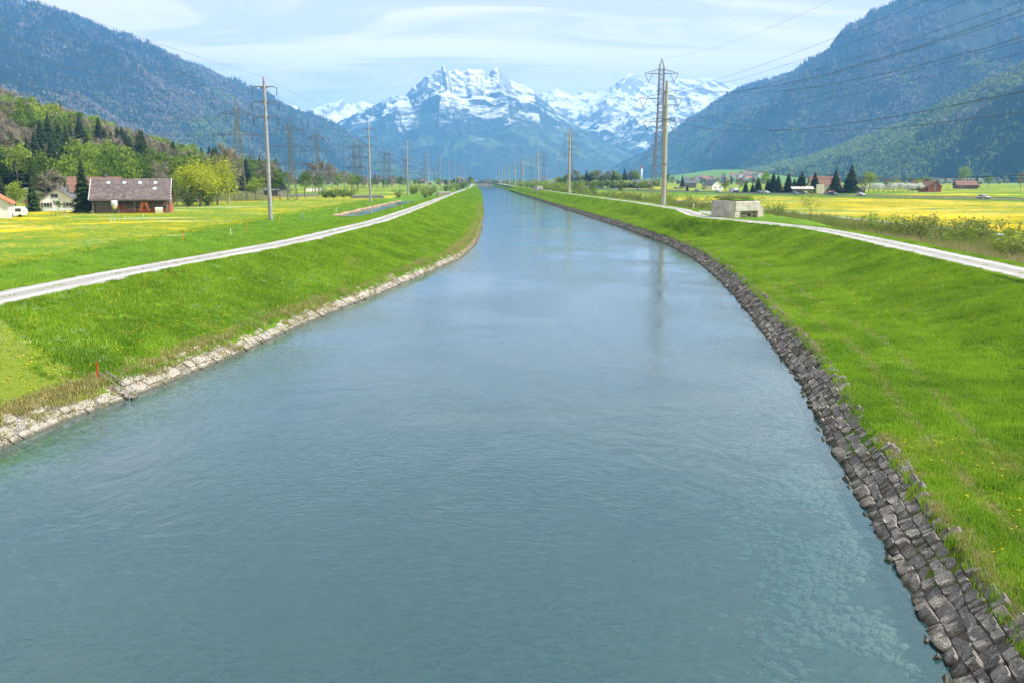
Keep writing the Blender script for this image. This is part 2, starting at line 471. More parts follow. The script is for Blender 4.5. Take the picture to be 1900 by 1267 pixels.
def profile(Y):
    """break points of the ground across the valley at distance Y: list of (X, z)"""
    Y = np.asarray(Y, float); one = np.ones_like(Y)
    w0, w1, p0, p1, r0 = wl(Y), wr(Y), pl(Y), pr(Y), rim(Y)
    wide = 9.5 * bumpf(Y, 108, 119, 140, 156)
    ditch = np.interp(Y, [150, 205, 350, 420], [0.75, 0.0, 0.0, 0.7])
    end = np.interp(Y, [1290, 1340], [0, 1])
    def bed(z): return z * (1 - end) + 1.4 * end
    slope_top = np.minimum(p0 + 2.1, w0 - 2.6)
    B = [(r0, ZL * one), (r0 + 7, ditch), (r0 + 11.0, ditch), (p0 - 2.4, 3.15 * one), (p0 - 1.45, ZP * one), (p0 + 1.45, ZP * one), (slope_top, 3.15 * one),
         (slope_top * 0.5 + (w0 - 1.9) * 0.5, 1.85 * one), (w0 - 1.9, 0.85 * one), (w0 - 0.9, 0.6 * one), (w0 + 0.3, bed(-0.4)), (w0 + 3, bed(-1.3)),
         (w0 * 0.5 + w1 * 0.5, bed(-2.3)), (w1 - 5.5, bed(-1.6)), (w1 - 2.2, bed(-0.75)), (w1 - 0.1, bed(-0.32)), (w1 + 1.3, 0.9 * one),
         (w1 * 0.45 + (p1 - 2.1) * 0.55, 1.3 * one), (p1 - 2.3, 3.12 * one), (p1 - 1.5, ZP * one), (p1 + 1.5, ZP * one), (p1 + 2.3 + wide, 3.25 * one), (p1 + 7.5 + wide * 1.15, ZR * one)]
    return B
def rough_z(X, Y):
    return (fbm(X * 0.35, Y * 0.35, 3, 11) - 0.5) * 0.22 + (fbm(X * 1.5, Y * 1.5, 2, 12) - 0.5) * 0.10
def ground_z(X, Y):
    X = np.asarray(X, float); Y = np.asarray(Y, float)
    B = profile(Y)
    z = np.where(X < B[0][0], ZL, ZR)
    for (xa, za), (xb, zb) in zip(B[:-1], B[1:]):
        m = (X >= xa) & (X < xb)
        t = np.clip((X - xa) / np.maximum(xb - xa, 1e-3), 0, 1)
        z = np.where(m, za + (zb - za) * t, z)
    return z
ST = np.concatenate([np.arange(-30, 60, 0.7), np.arange(60, 200, 2.0), np.arange(200, 620, 8), np.arange(620, 1500, 30), [1800, 2400, 3500, 5500, 9000, 14500]])
B0 = profile(ST)
def loft(name, k0, k1, sub, mat, rough=True, rough_ends=(False, False)):
    cols = []
    n = 0
    for k in range(k0, k1):
        (xa, za), (xb, zb) = B0[k], B0[k + 1]
        m = sub[k - k0]
        for j in range(m + (1 if k == k1 - 1 else 0)):
            t = j / m
            X = xa + (xb - xa) * t
            z = za + (zb - za) * t
            if rough:
                fade = 1.0
                if (k == k0 and j == 0) or (k == k1 - 1 and j == m): fade = 0
                if k in (4, 19): fade = 0
                if k in (5, 20) and j == 0: fade = 0
                z = z + rough_z(X, ST) * fade
            cols.append(np.stack([X, ST, z], 1))
    V = np.stack(cols, 1)
    nu, nv = V.shape[:2]
    return structure(name, V.reshape(-1, 3), grid_faces(nu, nv)[:, ::-1], mat)

# ---- grass of the embankments
def grass_mat(name, mown=False):
    t = NT(name); p = t.pos()
    big = t.noise(p, 0.06, 3); mid = t.noise(p, 0.6, 4, 0.6); fine = t.noise(p, 5.0, 6, 0.7)
    c = t.mix(t.ramp(big, 0.3, 0.7), (0.072, 0.18, 0.010), (0.115, 0.24, 0.014))
    c = t.mix(t.ramp(mid, 0.35, 0.75, 0, 0.8), c, (0.15, 0.25, 0.014))
    c = t.mix(t.ramp(fine, 0.35, 0.75, 0, 0.75), c, (0.045, 0.11, 0.008))
    dry = t.noise(p, 0.22, 5, 0.65, 0.4)
    c = t.mix(t.ramp(dry, 0.60, 0.78, 0, 0.55), c, (0.26, 0.25, 0.06))
    if mown:
        sp = t.n('ShaderNodeSeparateXYZ'); t.l(p, sp.inputs[0])
        edge = t.math('ADD', sp.outputs['Y'], t.math('MULTIPLY', t.math('SUBTRACT', mid, 0.5), 1.6))
        edge = t.math('ADD', edge, t.math('MULTIPLY', sp.outputs['X'], 0.36))
        c = t.mix(t.ramp(edge, 28.9, 29.9, 0.8, 0.0), c, (0.155, 0.20, 0.024))
    M[name] = t.bsdf(c, 0.9, t.bump(fine, 0.9, 0.12), 0.1)
grass_mat('grass_ground', True)
# ---- meadows full of dandelions
def meadow_mat(name, offs):
    t = NT(name); p = t.pos()
    q = t.mapping(p, (0.8, 1.0, 1.0)); q2 = t.mapping(p, (1, 1, 1), (0, 0, 0.3))
    big = t.noise(q, 0.018, 3, 0.5); strip = t.noise(q, 0.10, 4, 0.6, 0.3); fine = t.noise(p, 1.6, 5, 0.75)
    green = t.mix(t.ramp(fine, 0.3, 0.7), (0.07, 0.165, 0.008), (0.14, 0.25, 0.014))
    amount = t.math('ADD', t.math('MULTIPLY', big, 0.9), t.math('MULTIPLY', strip, 0.9))
    dens = t.ramp(amount, 0.74 + offs, 1.16 + offs, 0.0, 0.62)
    flw = t.noise(p, 3.2, 4, 0.8)
    fl = t.ramp(t.math('ADD', flw, t.math('MULTIPLY', dens, 0.50)), 0.66, 0.80)
    c = t.mix(fl, green, (0.70, 0.50, 0.006))
    wq = t.mapping(p, (0.22, 1.0, 1.0), (0, 0, -0.05))
    wh = t.noise(wq, 0.13, 4, 0.6, 0.2)
    wf = t.math('MULTIPLY', t.ramp(wh, 0.585, 0.68), t.ramp(flw, 0.38, 0.6))
    c = t.mix(t.math('MULTIPLY', wf, 0.75), c, (0.60, 0.64, 0.46))
    far = t.noise(p, 0.004, 2, 0.5)
    M[name] = t.bsdf(c, 0.9, t.bump(fine, 0.6, 0.15), 0.1)
meadow_mat('meadow_left', 0.03)
meadow_mat('meadow_right', 0.0)

loft('embankment_left', 0, 10, [6, 4, 6, 1, 2, 2, 6, 6, 2, 2], 'grass_ground')
loft('embankment_right', 15, 22, [2, 10, 7, 2, 2, 4, 6], 'grass_ground')
def field(name, xs, off, z, mat):
    cols = [np.stack([xs + o, ST, np.full_like(ST, z) + (rough_z(xs + o, ST) * 0.5 if k else 0)], 1) for k, o in enumerate(off)]
    V = np.stack(cols, 1)
    fc = grid_faces(V.shape[0], V.shape[1])
    return structure(name, V.reshape(-1, 3), fc if off[-1] < 0 else fc[:, ::-1], mat)
field('field_left', B0[0][0], [0, -2, -5, -9, -15, -25, -40, -70, -120, -200, -400, -900, -2500, -9000], ZL, 'meadow_left')
field('field_right', B0[22][0], [0, 3, 6, 12, 20, 32, 50, 80, 130, 220, 400, 900, 2500, 9000], ZR, 'meadow_right')

# ---- river bed and water
t = NT('riverbed'); p = t.pos()
cell = t.vor(p, 2.6, 'F1', 'Color'); dd = t.vor(p, 2.6, 'F1', 'Distance')
sepc = t.n('ShaderNodeSeparateColor'); t.l(cell, sepc.inputs[0])
cc = t.mix(sepc.outputs[0], (0.07, 0.07, 0.05), (0.20, 0.19, 0.14))
cc = t.mix(t.ramp(t.noise(p, 0.9, 4), 0.4, 0.65), cc, (0.09, 0.09, 0.06))
M['riverbed'] = t.bsdf(cc, 0.9, t.bump(dd, 0.5, 0.1), 0.1)
loft('riverbed', 10, 15, [2, 3, 3, 3, 4], 'riverbed', rough=False)

def water_mat(name, bump1=1.0, volume=True):
    t = NT(name); p = t.pos()
    # slow boils and swirls of the current, wind ripples over them
    q = t.mapping(p, (1.0, 0.55, 1.0), (0, 0, 0.25))
    n1 = t.noise(q, 0.16, 3, 0.5, 1.4)
    n2 = t.noise(q, 0.75, 4, 0.55, 1.8)
    n3 = t.noise(t.mapping(p, (1.0, 1.35, 1.0)), 3.2, 3, 0.6, 0.6)
    calm = t.ramp(t.noise(p, 0.075, 3, 0.6, 0.6), 0.34, 0.66, 0.2, 1.3)
    n4 = t.noise(t.mapping(p, (1.0, 1.6, 1.0), (0, 0, -0.2)), 8.5, 2, 0.6, 0.3)
    h = t.math('ADD', t.math('MULTIPLY', n1, 0.20), t.math('MULTIPLY', n2, 0.10))
    h = t.math('ADD', h, t.math('MULTIPLY', t.math('ADD', t.math('MULTIPLY', n3, 0.065), t.math('MULTIPLY', n4, 0.020)), calm))
    bn = t.bump(h, 0.23 * bump1, 1.0)
    fr = t.n('ShaderNodeFresnel'); fr.inputs['IOR'].default_value = 1.4; t.l(bn, fr.inputs['Normal'])
    gl = t.n('ShaderNodeBsdfGlossy'); gl.inputs['Roughness'].default_value = 0.04; gl.inputs['Color'].default_value = (1, 1, 1, 1); t.l(bn, gl.inputs['Normal'])
    tr = t.n('ShaderNodeBsdfTransparent')
    mx = t.n('ShaderNodeMixShader'); t.l(t.math('POWER', fr.outputs[0], 0.84), mx.inputs[0]); t.l(tr.outputs[0], mx.inputs[1]); t.l(gl.outputs[0], mx.inputs[2])
    t.l(mx.outputs[0], t.out.inputs['Surface'])
    if volume:
        # glacial silt: part of the light comes back from just under the surface, the rest goes down to the bed and is absorbed on the way
        df = t.n('ShaderNodeBsdfDiffuse'); df.inputs['Color'].default_value = (0.046, 0.225, 0.250, 1); t.l(bn, df.inputs['Normal'])
        mb = t.n('ShaderNodeMixShader'); mb.inputs[0].default_value = 0.24; t.l(tr.outputs[0], mb.inputs[1]); t.l(df.outputs[0], mb.inputs[2])
        t.l(mb.outputs[0], mx.inputs[1])
        va = t.n('ShaderNodeVolumeAbsorption'); va.inputs['Color'].default_value = (0.25, 0.60, 0.65, 1); va.inputs['Density'].default_value = 0.9
        t.l(va.outputs[0], t.out.inputs['Volume'])
    M[name] = t.m
water_mat('water')
def closed_sheet(name, ys, xa, xb, z0, z1, mat, nc=4):
    n = len(ys)
    V = []
    for z in (z0, z1):
        for c in range(nc):
            V.append(np.stack([xa + (xb - xa) * c / (nc - 1), ys, np.full(n, z)], 1))
    V = np.concatenate(V)
    f = []
    for i in range(n - 1):
        for c in range(nc - 1):
            a = c * n + i
            f.append((a, a + n, a + n + 1, a + 1)); b = (c + nc) * n + i; f.append((b, b + 1, b + n + 1, b + n))
        a = i; b = nc * n + i; f.append((a, a + 1, b + 1, b))
        a = (nc - 1) * n + i; b = (2 * nc - 1) * n + i; f.append((a, b, b + 1, a + 1))
    for i in (0, n - 1):
        for c in range(nc - 1):
            a = c * n + i; b = (c + nc) * n + i
            q = (a, b, b + n, a + n)
            f.append(q if i == 0 else q[::-1])
    me = bpy.data.meshes.new(name); me.from_pydata([tuple(v) for v in V], [], f); me.materials.append(M[mat]); fixn(me)
    return tag(link(name, me), kind='structure')
yw = ST[(ST >= -30) & (ST <= 1320)]
closed_sheet('canal_water', yw, wl(yw) - 0.15, wr(yw) + 0.3, 0.0, -3.2, 'water')
ys = np.arange(204, 352, 6.0)
water_mat('stream_water', 0.5, False)
tw = M['stream_water'].node_tree
stw = structure('stream_water', np.concatenate([np.stack([rim(ys) + 6.3 + 0.5 * np.sin(ys * 0.3), ys, np.full_like(ys, 0.42)], 1), np.stack([rim(ys) + 11.4 + 0.4 * np.sin(ys * 0.23), ys, np.full_like(ys, 0.42)], 1)]),
                np.array([(i, i + len(ys), i + len(ys) + 1, i + 1) for i in range(len(ys) - 1)]), 'stream_water')

# ---- gravel paths
t = NT('gravel'); uv = t.n('ShaderNodeUVMap').outputs[0]; p = t.pos()
sx = t.n('ShaderNodeSeparateXYZ'); t.l(uv, sx.inputs[0])
u = t.math('ABSOLUTE', t.math('SUBTRACT', sx.outputs[0], 0.5))       # 0 middle .. 0.5 edge
track = t.math('SUBTRACT', 1.0, t.math('MULTIPLY', t.math('ABSOLUTE', t.math('SUBTRACT', u, 0.27)), 7.0), True)
fine = t.noise(p, 9.0, 5, 0.8); mid = t.noise(t.mapping(p, (1, 0.3, 1)), 0.7, 4, 0.6)
c = t.mix(fine, (0.21, 0.207, 0.20), (0.38, 0.375, 0.36))
c = t.mix(t.math('MULTIPLY', track, t.ramp(mid, 0.25, 0.6)), c, (0.48, 0.475, 0.46))
weed = t.math('MULTIPLY', t.ramp(u, 0.14, 0.02), t.ramp(t.noise(p, 1.3, 5, 0.7), 0.52, 0.66))
c = t.mix(t.math('MULTIPLY', weed, 0.55), c, (0.20, 0.24, 0.07))
M['gravel'] = t.bsdf(c, 0.95, t.bump(fine, 0.5, 0.03), 0.1)
def strip(name, ys, xc, hw, zfun, mat, nc=7, wob=0.12):
    cols = []
    for k in range(nc):
        s = k / (nc - 1) * 2 - 1
        X = xc + hw * s + (wob * (vnoise(ys * 0.5, np.full_like(ys, k * 7.7), 5) - 0.5) * 2 if abs(s) == 1 else 0)
        cols.append(np.stack([X, ys, zfun(X, ys) + 0.045 - 0.03 * s * s], 1))
    V = np.stack(cols, 1)
    o = structure(name, V.reshape(-1, 3), grid_faces(V.shape[0], nc)[:, ::-1], mat)
    uvl = o.data.uv_layers.new(name='UVMap')
    vi = np.zeros(len(o.data.loops), np.int32); o.data.loops.foreach_get('vertex_index', vi)
    uvs = np.stack([(vi % nc) / (nc - 1), (vi // nc) * 1.0], 1).astype(np.float32)
    uvl.data.foreach_set('uv', uvs.ravel())
    return o
yp = ST[ST < 1300]
flat = lambda z: (lambda X, Y: np.full_like(Y, z))
strip('path_left', yp, pl(yp), 1.6, flat(ZP), 'gravel')
strip('path_right', yp, pr(yp), 1.7, flat(ZP), 'gravel')
ya = np.arange(112.5, 152, 1.5)       # gravel apron before the bunker
strip('bunker_forecourt', ya, pr(ya) + 1.2 + 2.2 * bumpf(ya, 124, 134, 144, 152), 0.7 + 2.3 * bumpf(ya, 124, 134, 144, 152), flat(ZP - 0.02), 'gravel')
yf = ST[(ST > 40) & (ST < 420)]
strip('farm_track', yf, np.full_like(yf, 67.3) + 0.004 * (yf - 110), 1.3, flat(ZR + 0.12), 'gravel', wob=0.05)

# ---- motorway
RD = np.array([(330, 60), (262, 150), (205, 235), (174, 292), (155, 352), (139, 405), (116, 470), (99, 535), (91, 700), (83, 960), (76, 1500), (60, 2300)])
rs = np.linspace(0, 1, 140)
ra = np.concatenate([[0], np.cumsum(np.hypot(*np.diff(RD, axis=0).T))]); ra /= ra[-1]
RX = np.interp(rs, ra, RD[:, 0]); RY = np.interp(rs, ra, RD[:, 1])
for _ in range(14):
    RX[1:-1] = .25 * RX[:-2] + .5 * RX[1:-1] + .25 * RX[2:]; RY[1:-1] = .25 * RY[:-2] + .5 * RY[1:-1] + .25 * RY[2:]
tx = np.gradient(RX); ty = np.gradient(RY); tl = np.hypot(tx, ty); NX = ty / tl; NY = -tx / tl      # to the right of travel
def road_strip(name, offs, zs, mat, i0=0, i1=140):
    cols = [np.stack([RX + NX * o, RY + NY * o, np.full_like(RX, z)], 1)[i0:i1] for o, z in zip(offs, zs)]
    V = np.stack(cols, 1)
    return structure(name, V.reshape(-1, 3), grid_faces(V.shape[0], V.shape[1])[:, ::-1], mat)
road_strip('road_verge', [-13, -9.5, -8.4, 8.4, 9.5, 13], [ZR + .02, ZR + 0.55, ZR + 0.6, ZR + 0.6, ZR + 0.55, ZR + .02], 'grass_ground')
road_strip('road', [-7.6, 7.6], [ZR + 0.62, ZR + 0.62], 'asphalt')
for o_, w_ in ((-7.1, .1), (-0.7, .1), (0.7, .1), (7.1, .1)):
    road_strip('road_marking', [o_ - w_, o_ + w_], [ZR + 0.63, ZR + 0.63], 'marking')

# ================================================================== MOUNTAINS
def mountain_mat(name, snow=None, meadow=0.0, green=0.3):
    t = NT(name); p = t.pos(); g = t.n('ShaderNodeNewGeometry')
    sp = t.n('ShaderNodeSeparateXYZ'); t.l(p, sp.inputs[0])
    ns = t.n('ShaderNodeSeparateXYZ'); t.l(g.outputs['Normal'], ns.inputs[0])
    n1 = t.noise(p, 0.0022, 6, 0.65, 0.3); n2 = t.noise(p, 0.012, 6, 0.7); n3 = t.noise(p, 0.06, 4, 0.75)
    c = t.mix(t.ramp(n2, 0.35, 0.65), (0.07, 0.06, 0.05), (0.03, 0.042, 0.022))
    c = t.mix(t.ramp(n1, 0.45, 0.65, 0, green), c, (0.085, 0.115, 0.035))
    c = t.mix(t.ramp(n3, 0.35, 0.65, 0, 0.5), c, (0.03, 0.042, 0.022))
    if meadow:
        mz = t.math('SUBTRACT', t.noise(t.mapping(p, (1, 1, 2.2)), 0.0028, 4, 0.6, 0.6), t.math('MULTIPLY', t.math('ABSOLUTE', t.math('SUBTRACT', sp.outputs['Z'], 300)), 0.00035))
        c = t.mix(t.ramp(mz, 0.50, 0.56, 0, meadow), c, (0.15, 0.19, 0.07))
    hgt = t.math('ADD', t.math('MULTIPLY', n2, 40), t.math('MULTIPLY', n3, 14))
    if snow:
        z0, spread, rock_slope = snow
        # bare rock above the trees
        rz = t.math('ADD', sp.outputs['Z'], t.math('MULTIPLY', t.math('SUBTRACT', n2, 0.5), 420))
        rockc = t.mix(n3, (0.20, 0.195, 0.19), (0.36, 0.35, 0.335))
        c = t.mix(t.ramp(rz, z0 + 0.15 * spread, z0 + 0.5 * spread), c, rockc)
        s = t.math('ADD', sp.outputs['Z'], t.math('MULTIPLY', t.math('SUBTRACT', t.noise(p, 0.0045, 7, 0.72, 0.5), 0.5), 1500))
        lie = t.math('ADD', ns.outputs['Z'], t.math('MULTIPLY', t.math('SUBTRACT', n2, 0.5), 0.55))
        lie = t.ramp(lie, rock_slope - 0.03, rock_slope + 0.16)
        sn = t.math('MULTIPLY', t.ramp(s, z0 - spread * 0.25, z0 + spread * 0.25), lie)
        c = t.mix(sn, c, (0.86, 0.87, 0.89))
    M[name] = t.bsdf(c, 0.95, t.bump(hgt, 0.5, 1.0), 0.05)
mountain_mat('mountain_centre', (600, 560, 0.755), 0.55, 0.3)
mountain_mat('mountain_snow', (440, 520, 0.70), 0.0, 0.2)
mountain_mat('mountain_left_mat', (1060, 900, 0.74), 0.0, 0.25)
mountain_mat('mountain_right_mat', (1120, 900, 0.74), 0.0, 0.35)
SURF = {}
def mountain(name, crest_px, foot, nu, nv, mat, amp=0.22, rib=8.0, seed=1, prof=1.0, jag=0.012, back=1.35, trees=0.0, mixw=(0.9, 0.35, 260.)):
    """crest_px: (px, py, depth) along the skyline; foot: (X, Y) along the valley floor"""
    cr = np.array([tuple(at_depth(a, b, d)) for a, b, d in crest_px])
    cx = np.array([a for a, b, d in crest_px], float)
    u = np.linspace(0, 1, nu)
    s = cx[0] + (cx[-1] - cx[0]) * u
    C = np.stack([np.interp(s, cx, cr[:, k]) for k in range(3)], 1)
    C[:, 2] -= trees
    fo = np.array(foot, float); fs = np.linspace(0, 1, len(fo))
    Fo = np.stack([np.interp(u, fs, fo[:, 0]), np.interp(u, fs, fo[:, 1])], 1)
    L = np.concatenate([[0], np.cumsum(np.hypot(np.diff(C[:, 0]), np.diff(C[:, 1])))])
    v = np.concatenate([np.linspace(0, 1, nv), np.linspace(1.04, back, max(4, nv // 6))])
    U, Vv = np.meshgrid(np.arange(nu), v, indexing='ij')
    X = Fo[U, 0] + (C[U, 0] - Fo[U, 0]) * Vv
    Y = Fo[U, 1] + (C[U, 1] - Fo[U, 1]) * Vv
    H = C[:, 2][U]
    vv = np.clip(Vv, 0, 1)
    if mixw[2] > 500:      # sharp summits do not run down as ribs
        kk = np.exp(-np.linspace(-2.5, 2.5, nu // 7) ** 2); kk /= kk.sum(); pad = len(kk) // 2
        Hs = np.convolve(np.pad(C[:, 2], pad, mode='edge'), kk, 'same')[pad:pad + nu]
        q = np.clip((Vv - 0.62) / 0.38, 0, 1); q = q * q * (3 - 2 * q)
        H = Hs[U] * (1 - q) + H * q
    Z = H * vv ** prof
    Z = np.where(Vv > 1, H * (1 - (Vv - 1) * 1.1), Z)
    sc = rib / L[-1]
    wx = L[U] * sc + 0.8 * (fbm(X / 900., Y / 900., 3, seed + 50) - 0.5)
    ribs = fbm(wx, Vv * 1.3, 5, seed, ridged=True) - 0.55
    det = fbm(X / mixw[2], Y / mixw[2], 6, seed + 9, ridged=True) - 0.55
    env = np.sin(np.pi * vv) ** 0.8 * (Vv <= 1) + 0.0
    Z = Z + H * amp * env * (ribs * mixw[0] + det * mixw[1])
    near = np.clip((Vv - 0.75) / 0.25, 0, 1) * (Vv <= 1.01)
    Z = Z + H * jag * near * (fbm(X / 110. + Z / 90., Y / 110. - Z / 130., 4, seed + 3, ridged=True) - 0.6) * 2
    Z = np.maximum(Z, 0.0)
    o = structure(name, np.stack([X, Y, Z], 2).reshape(-1, 3), grid_faces(nu, len(v)), mat)
    SURF[name] = (X[:, :nv], Y[:, :nv], Z[:, :nv])
    return o
dl = lambda x: 4600 + max(x + 200, 0) / 1080 * 2600
mountain('mountain_left', [(x, y, dl(x)) for x, y in [(-700, -60), (-300, -50), (-80, -30), (63, 0), (155, 35), (258, 77), (295, 96), (346, 115), (368, 118), (424, 151), (494, 184), (553, 210), (626, 243), (682, 269), (750, 290), (800, 311), (850, 327), (890, 337)]],
         [(-1500, 1500), (-1250, 2200), (-1000, 3000), (-800, 3700), (-560, 4700), (-300, 5700), (-20, 7000)], 320, 110, 'mountain_left_mat', 0.36, 11, 3, 0.95, 0.006, trees=14, mixw=(0.9, 0.6, 420.))
mountain('mountain_right', [(1060, 337, 7600), (1100, 327, 7400), (1140, 315, 7200), (1200, 291, 6900), (1237, 262, 6700), (1292, 228, 6400), (1336, 206, 6200), (1362, 184, 6000), (1406, 153, 5800), (1454, 138, 5600), (1495, 127, 5450), (1524, 114, 5300), (1546, 90, 5250), (1594, 66, 5100), (1620, 42, 5000), (1668, 0, 4800), (1740, -50, 4650), (1900, -90, 4400), (2150, -110, 4100), (2700, -120, 3700)],
         [(900, 7500), (930, 6200), (1000, 5000), (1150, 4100), (1400, 3300), (1750, 2600), (2100, 1900), (2500, 1300)], 340, 120, 'mountain_right_mat', 0.42, 13, 21, 1.0, 0.006, trees=14, mixw=(0.9, 0.6, 420.))
mountain('mountain_spur', [(1330, 330, 4125), (1366, 317, 3812), (1421, 306, 3562), (1513, 284, 3250), (1605, 250, 3000), (1697, 217, 2750), (1775, 173, 2625), (1826, 147, 2562), (1900, 114, 2475), (2050, 60, 2350), (2300, 10, 2225), (2700, -40, 2062)],
         [(964, 3477), (976, 2806), (1037, 2318), (1141, 2001), (1293, 1769), (1440, 1525), (1586, 1318)], 240, 90, 'mountain_right_mat', 0.30, 9, 31, 0.95, 0.006, trees=14, mixw=(0.9, 0.6, 260.))
M1 = [(430, 330), (520, 296), (580, 262), (620, 232), (660, 212), (690, 199), (717, 184), (755, 173), (767, 161), (790, 142), (803, 137), (810, 133), (818, 130), (823, 123), (829, 131), (833, 137), (843, 132), (856, 136), (868, 129), (880, 130), (894, 127), (906, 136), (914, 131), (921, 126), (928, 133), (934, 141), (947, 153), (969, 159), (990, 169), (1000, 180), (1030, 206), (1070, 232), (1120, 262), (1180, 292), (1240, 318), (1290, 338)]
mountain('mountain_massif', [(x, y, 8600) for x, y in M1], [(-1050, 7300), (-750, 6900), (-350, 6500), (100, 6300), (550, 6300), (1000, 6600), (1500, 7200)], 460, 190, 'mountain_centre', 0.20, 13, 41, 1.05, 0.03, mixw=(0.35, 1.1, 520.))
M2 = [(940, 215), (985, 188), (1001, 176), (1018, 171), (1034, 165), (1046, 171), (1062, 175), (1075, 172), (1087, 170), (1100, 173), (1125, 168), (1142, 158), (1153, 148), (1163, 143), (1172, 138), (1180, 146), (1198, 158), (1215, 157), (1254, 147), (1274, 151), (1304, 147), (1319, 145), (1345, 156), (1367, 163), (1385, 166), (1430, 148), (1480, 126), (1520, 114), (1560, 108), (1640, 130), (1800, 200)]
mountain('mountain_rear_right', [(x, y, 10300) for x, y in M2], [(250, 8800), (700, 8500), (1200, 8300), (1900, 8300), (2700, 8500), (4200, 9000)], 420, 150, 'mountain_snow', 0.24, 12, 61, 1.0, 0.03, mixw=(0.35, 1.1, 520.))
M3 = [(380, 240), (450, 205), (500, 199), (540, 196), (560, 204), (570, 208), (590, 199), (608, 194), (636, 186), (646, 196), (660, 193), (674, 190), (697, 196), (740, 222), (800, 262), (860, 300)]
mountain('mountain_rear_left', [(x, y, 10200) for x, y in M3], [(-3300, 8800), (-2300, 8500), (-1400, 8500), (-350, 8700)], 260, 110, 'mountain_snow', 0.22, 7, 71, 1.0, 0.03, mixw=(0.35, 1.1, 520.))

# ---- wooded hill behind the farm
def hill_z(X, Y):
    X = np.asarray(X, float); Y = np.asarray(Y, float)
    az = X / np.maximum(Y, 60)                         # about the bearing
    ridge = np.interp(az, [-1.6, -0.9, -0.56, -0.40, -0.28, -0.20], [130, 88, 58, 30, 9, 0])
    t = np.clip((Y - 255 + 30 * np.sin(X * 0.02)) / 400, 0, 1.6)
    prof = np.where(t < 1, np.sin(t * np.pi / 2) ** 1.3, 1 - 0.5 * (t - 1))
    return ridge * prof + 5 * (fbm(X / 60., Y / 60., 4, 77) - 0.5) * np.clip(ridge / 20, 0, 1) * np.clip(t * 3, 0, 1)
hx, hy = np.meshgrid(np.linspace(-900, -70, 130), np.linspace(250, 900, 90), indexing='ij')
hz = hill_z(hx, hy) + ZL - 0.25
hz = np.where(hill_z(hx, hy) < 0.15, ZL - 0.25, hz)
t = NT('forest_floor'); p = t.pos()
n = t.noise(p, 0.12, 5, 0.65); n_b = t.noise(p, 0.03, 3)
c = t.mix(t.ramp(n, 0.35, 0.65), (0.11, 0.085, 0.055), (0.085, 0.12, 0.03))
c = t.mix(t.ramp(n_b, 0.4, 0.6, 0, 0.6), c, (0.13, 0.17, 0.04))
M['forest_floor'] = t.bsdf(c, 0.95, t.bump(n, 0.6, 0.4), 0.05)
structure('hill_left', np.stack([hx, hy, hz], 2).reshape(-1, 3), grid_faces(130, 90), 'forest_floor')

# ================================================================== HAZE
hv = MB().box(-11500, 11500, -120, 14800, -5.5, 1215)
t = NT('haze_air')
pv = t.n('ShaderNodeVolumePrincipled')
pv.inputs['Color'].default_value = (0.18, 0.49, 1.0, 1)
pv.inputs['Density'].default_value = 1.15e-4
pv.inputs['Anisotropy'].default_value = 0.0
t.l(pv.outputs[0], t.out.inputs['Volume'])
M['haze_air'] = t.m
haze = hv.build('haze', 'haze_air')
tag(haze, 'thin bluish haze lying over the whole valley', 'haze', kind='stuff')
# ================================================================== STONE BANKS
def stone_mat(name, a, b, lichen, moss):
    t = NT(name); p = t.pos()
    n = t.noise(p, 4.5, 6, 0.75); n2 = t.noise(p, 19.0, 4, 0.75)
    c = t.mix(t.island(), a, b)
    c = t.mix(t.ramp(n, 0.50, 0.66, 0, 0.8), c, lichen)
    c = t.mix(t.ramp(n2, 0.48, 0.66, 0, 0.8), c, moss)
    sp = t.n('ShaderNodeSeparateXYZ'); t.l(p, sp.inputs[0])
    c = t.mix(t.ramp(t.math('ADD', sp.outputs['Z'], t.math('MULTIPLY', n, 0.16)), 0.22, 0.10, 0.0, 0.85), c, (0.052, 0.050, 0.028))      # wet, algae-stained waterline
    M[name] = t.bsdf(c, 0.92, t.bump(t.math('ADD', n, t.math('MULTIPLY', n2, 0.5)), 0.8, 0.06), 0.15)
stone_mat('stone_right', (0.115, 0.108, 0.096), (0.34, 0.32, 0.285), (0.54, 0.51, 0.44), (0.040, 0.036, 0.030))
stone_mat('stone_left', (0.22, 0.205, 0.17), (0.42, 0.395, 0.345), (0.50, 0.475, 0.42), (0.13, 0.115, 0.085))
t = NT('bedding'); p = t.pos()
c = t.mix(t.noise(p, 9, 4, 0.8), (0.05, 0.044, 0.036), (0.22, 0.20, 0.17))
c = t.mix(t.ramp(t.math('MULTIPLY', t.noise(p, 0.8, 3), t.noise(p, 30, 2)), 0.33, 0.37), c, (0.40, 0.40, 0.42))
M['bedding'] = t.bsdf(c, 0.95, None, 0.1)
def arc(edge, y0, y1):
    Y = np.arange(y0, y1, 0.25); X = edge(Y)
    s = np.concatenate([[0], np.cumsum(np.hypot(np.diff(X), np.diff(Y)))])
    return s, X, Y
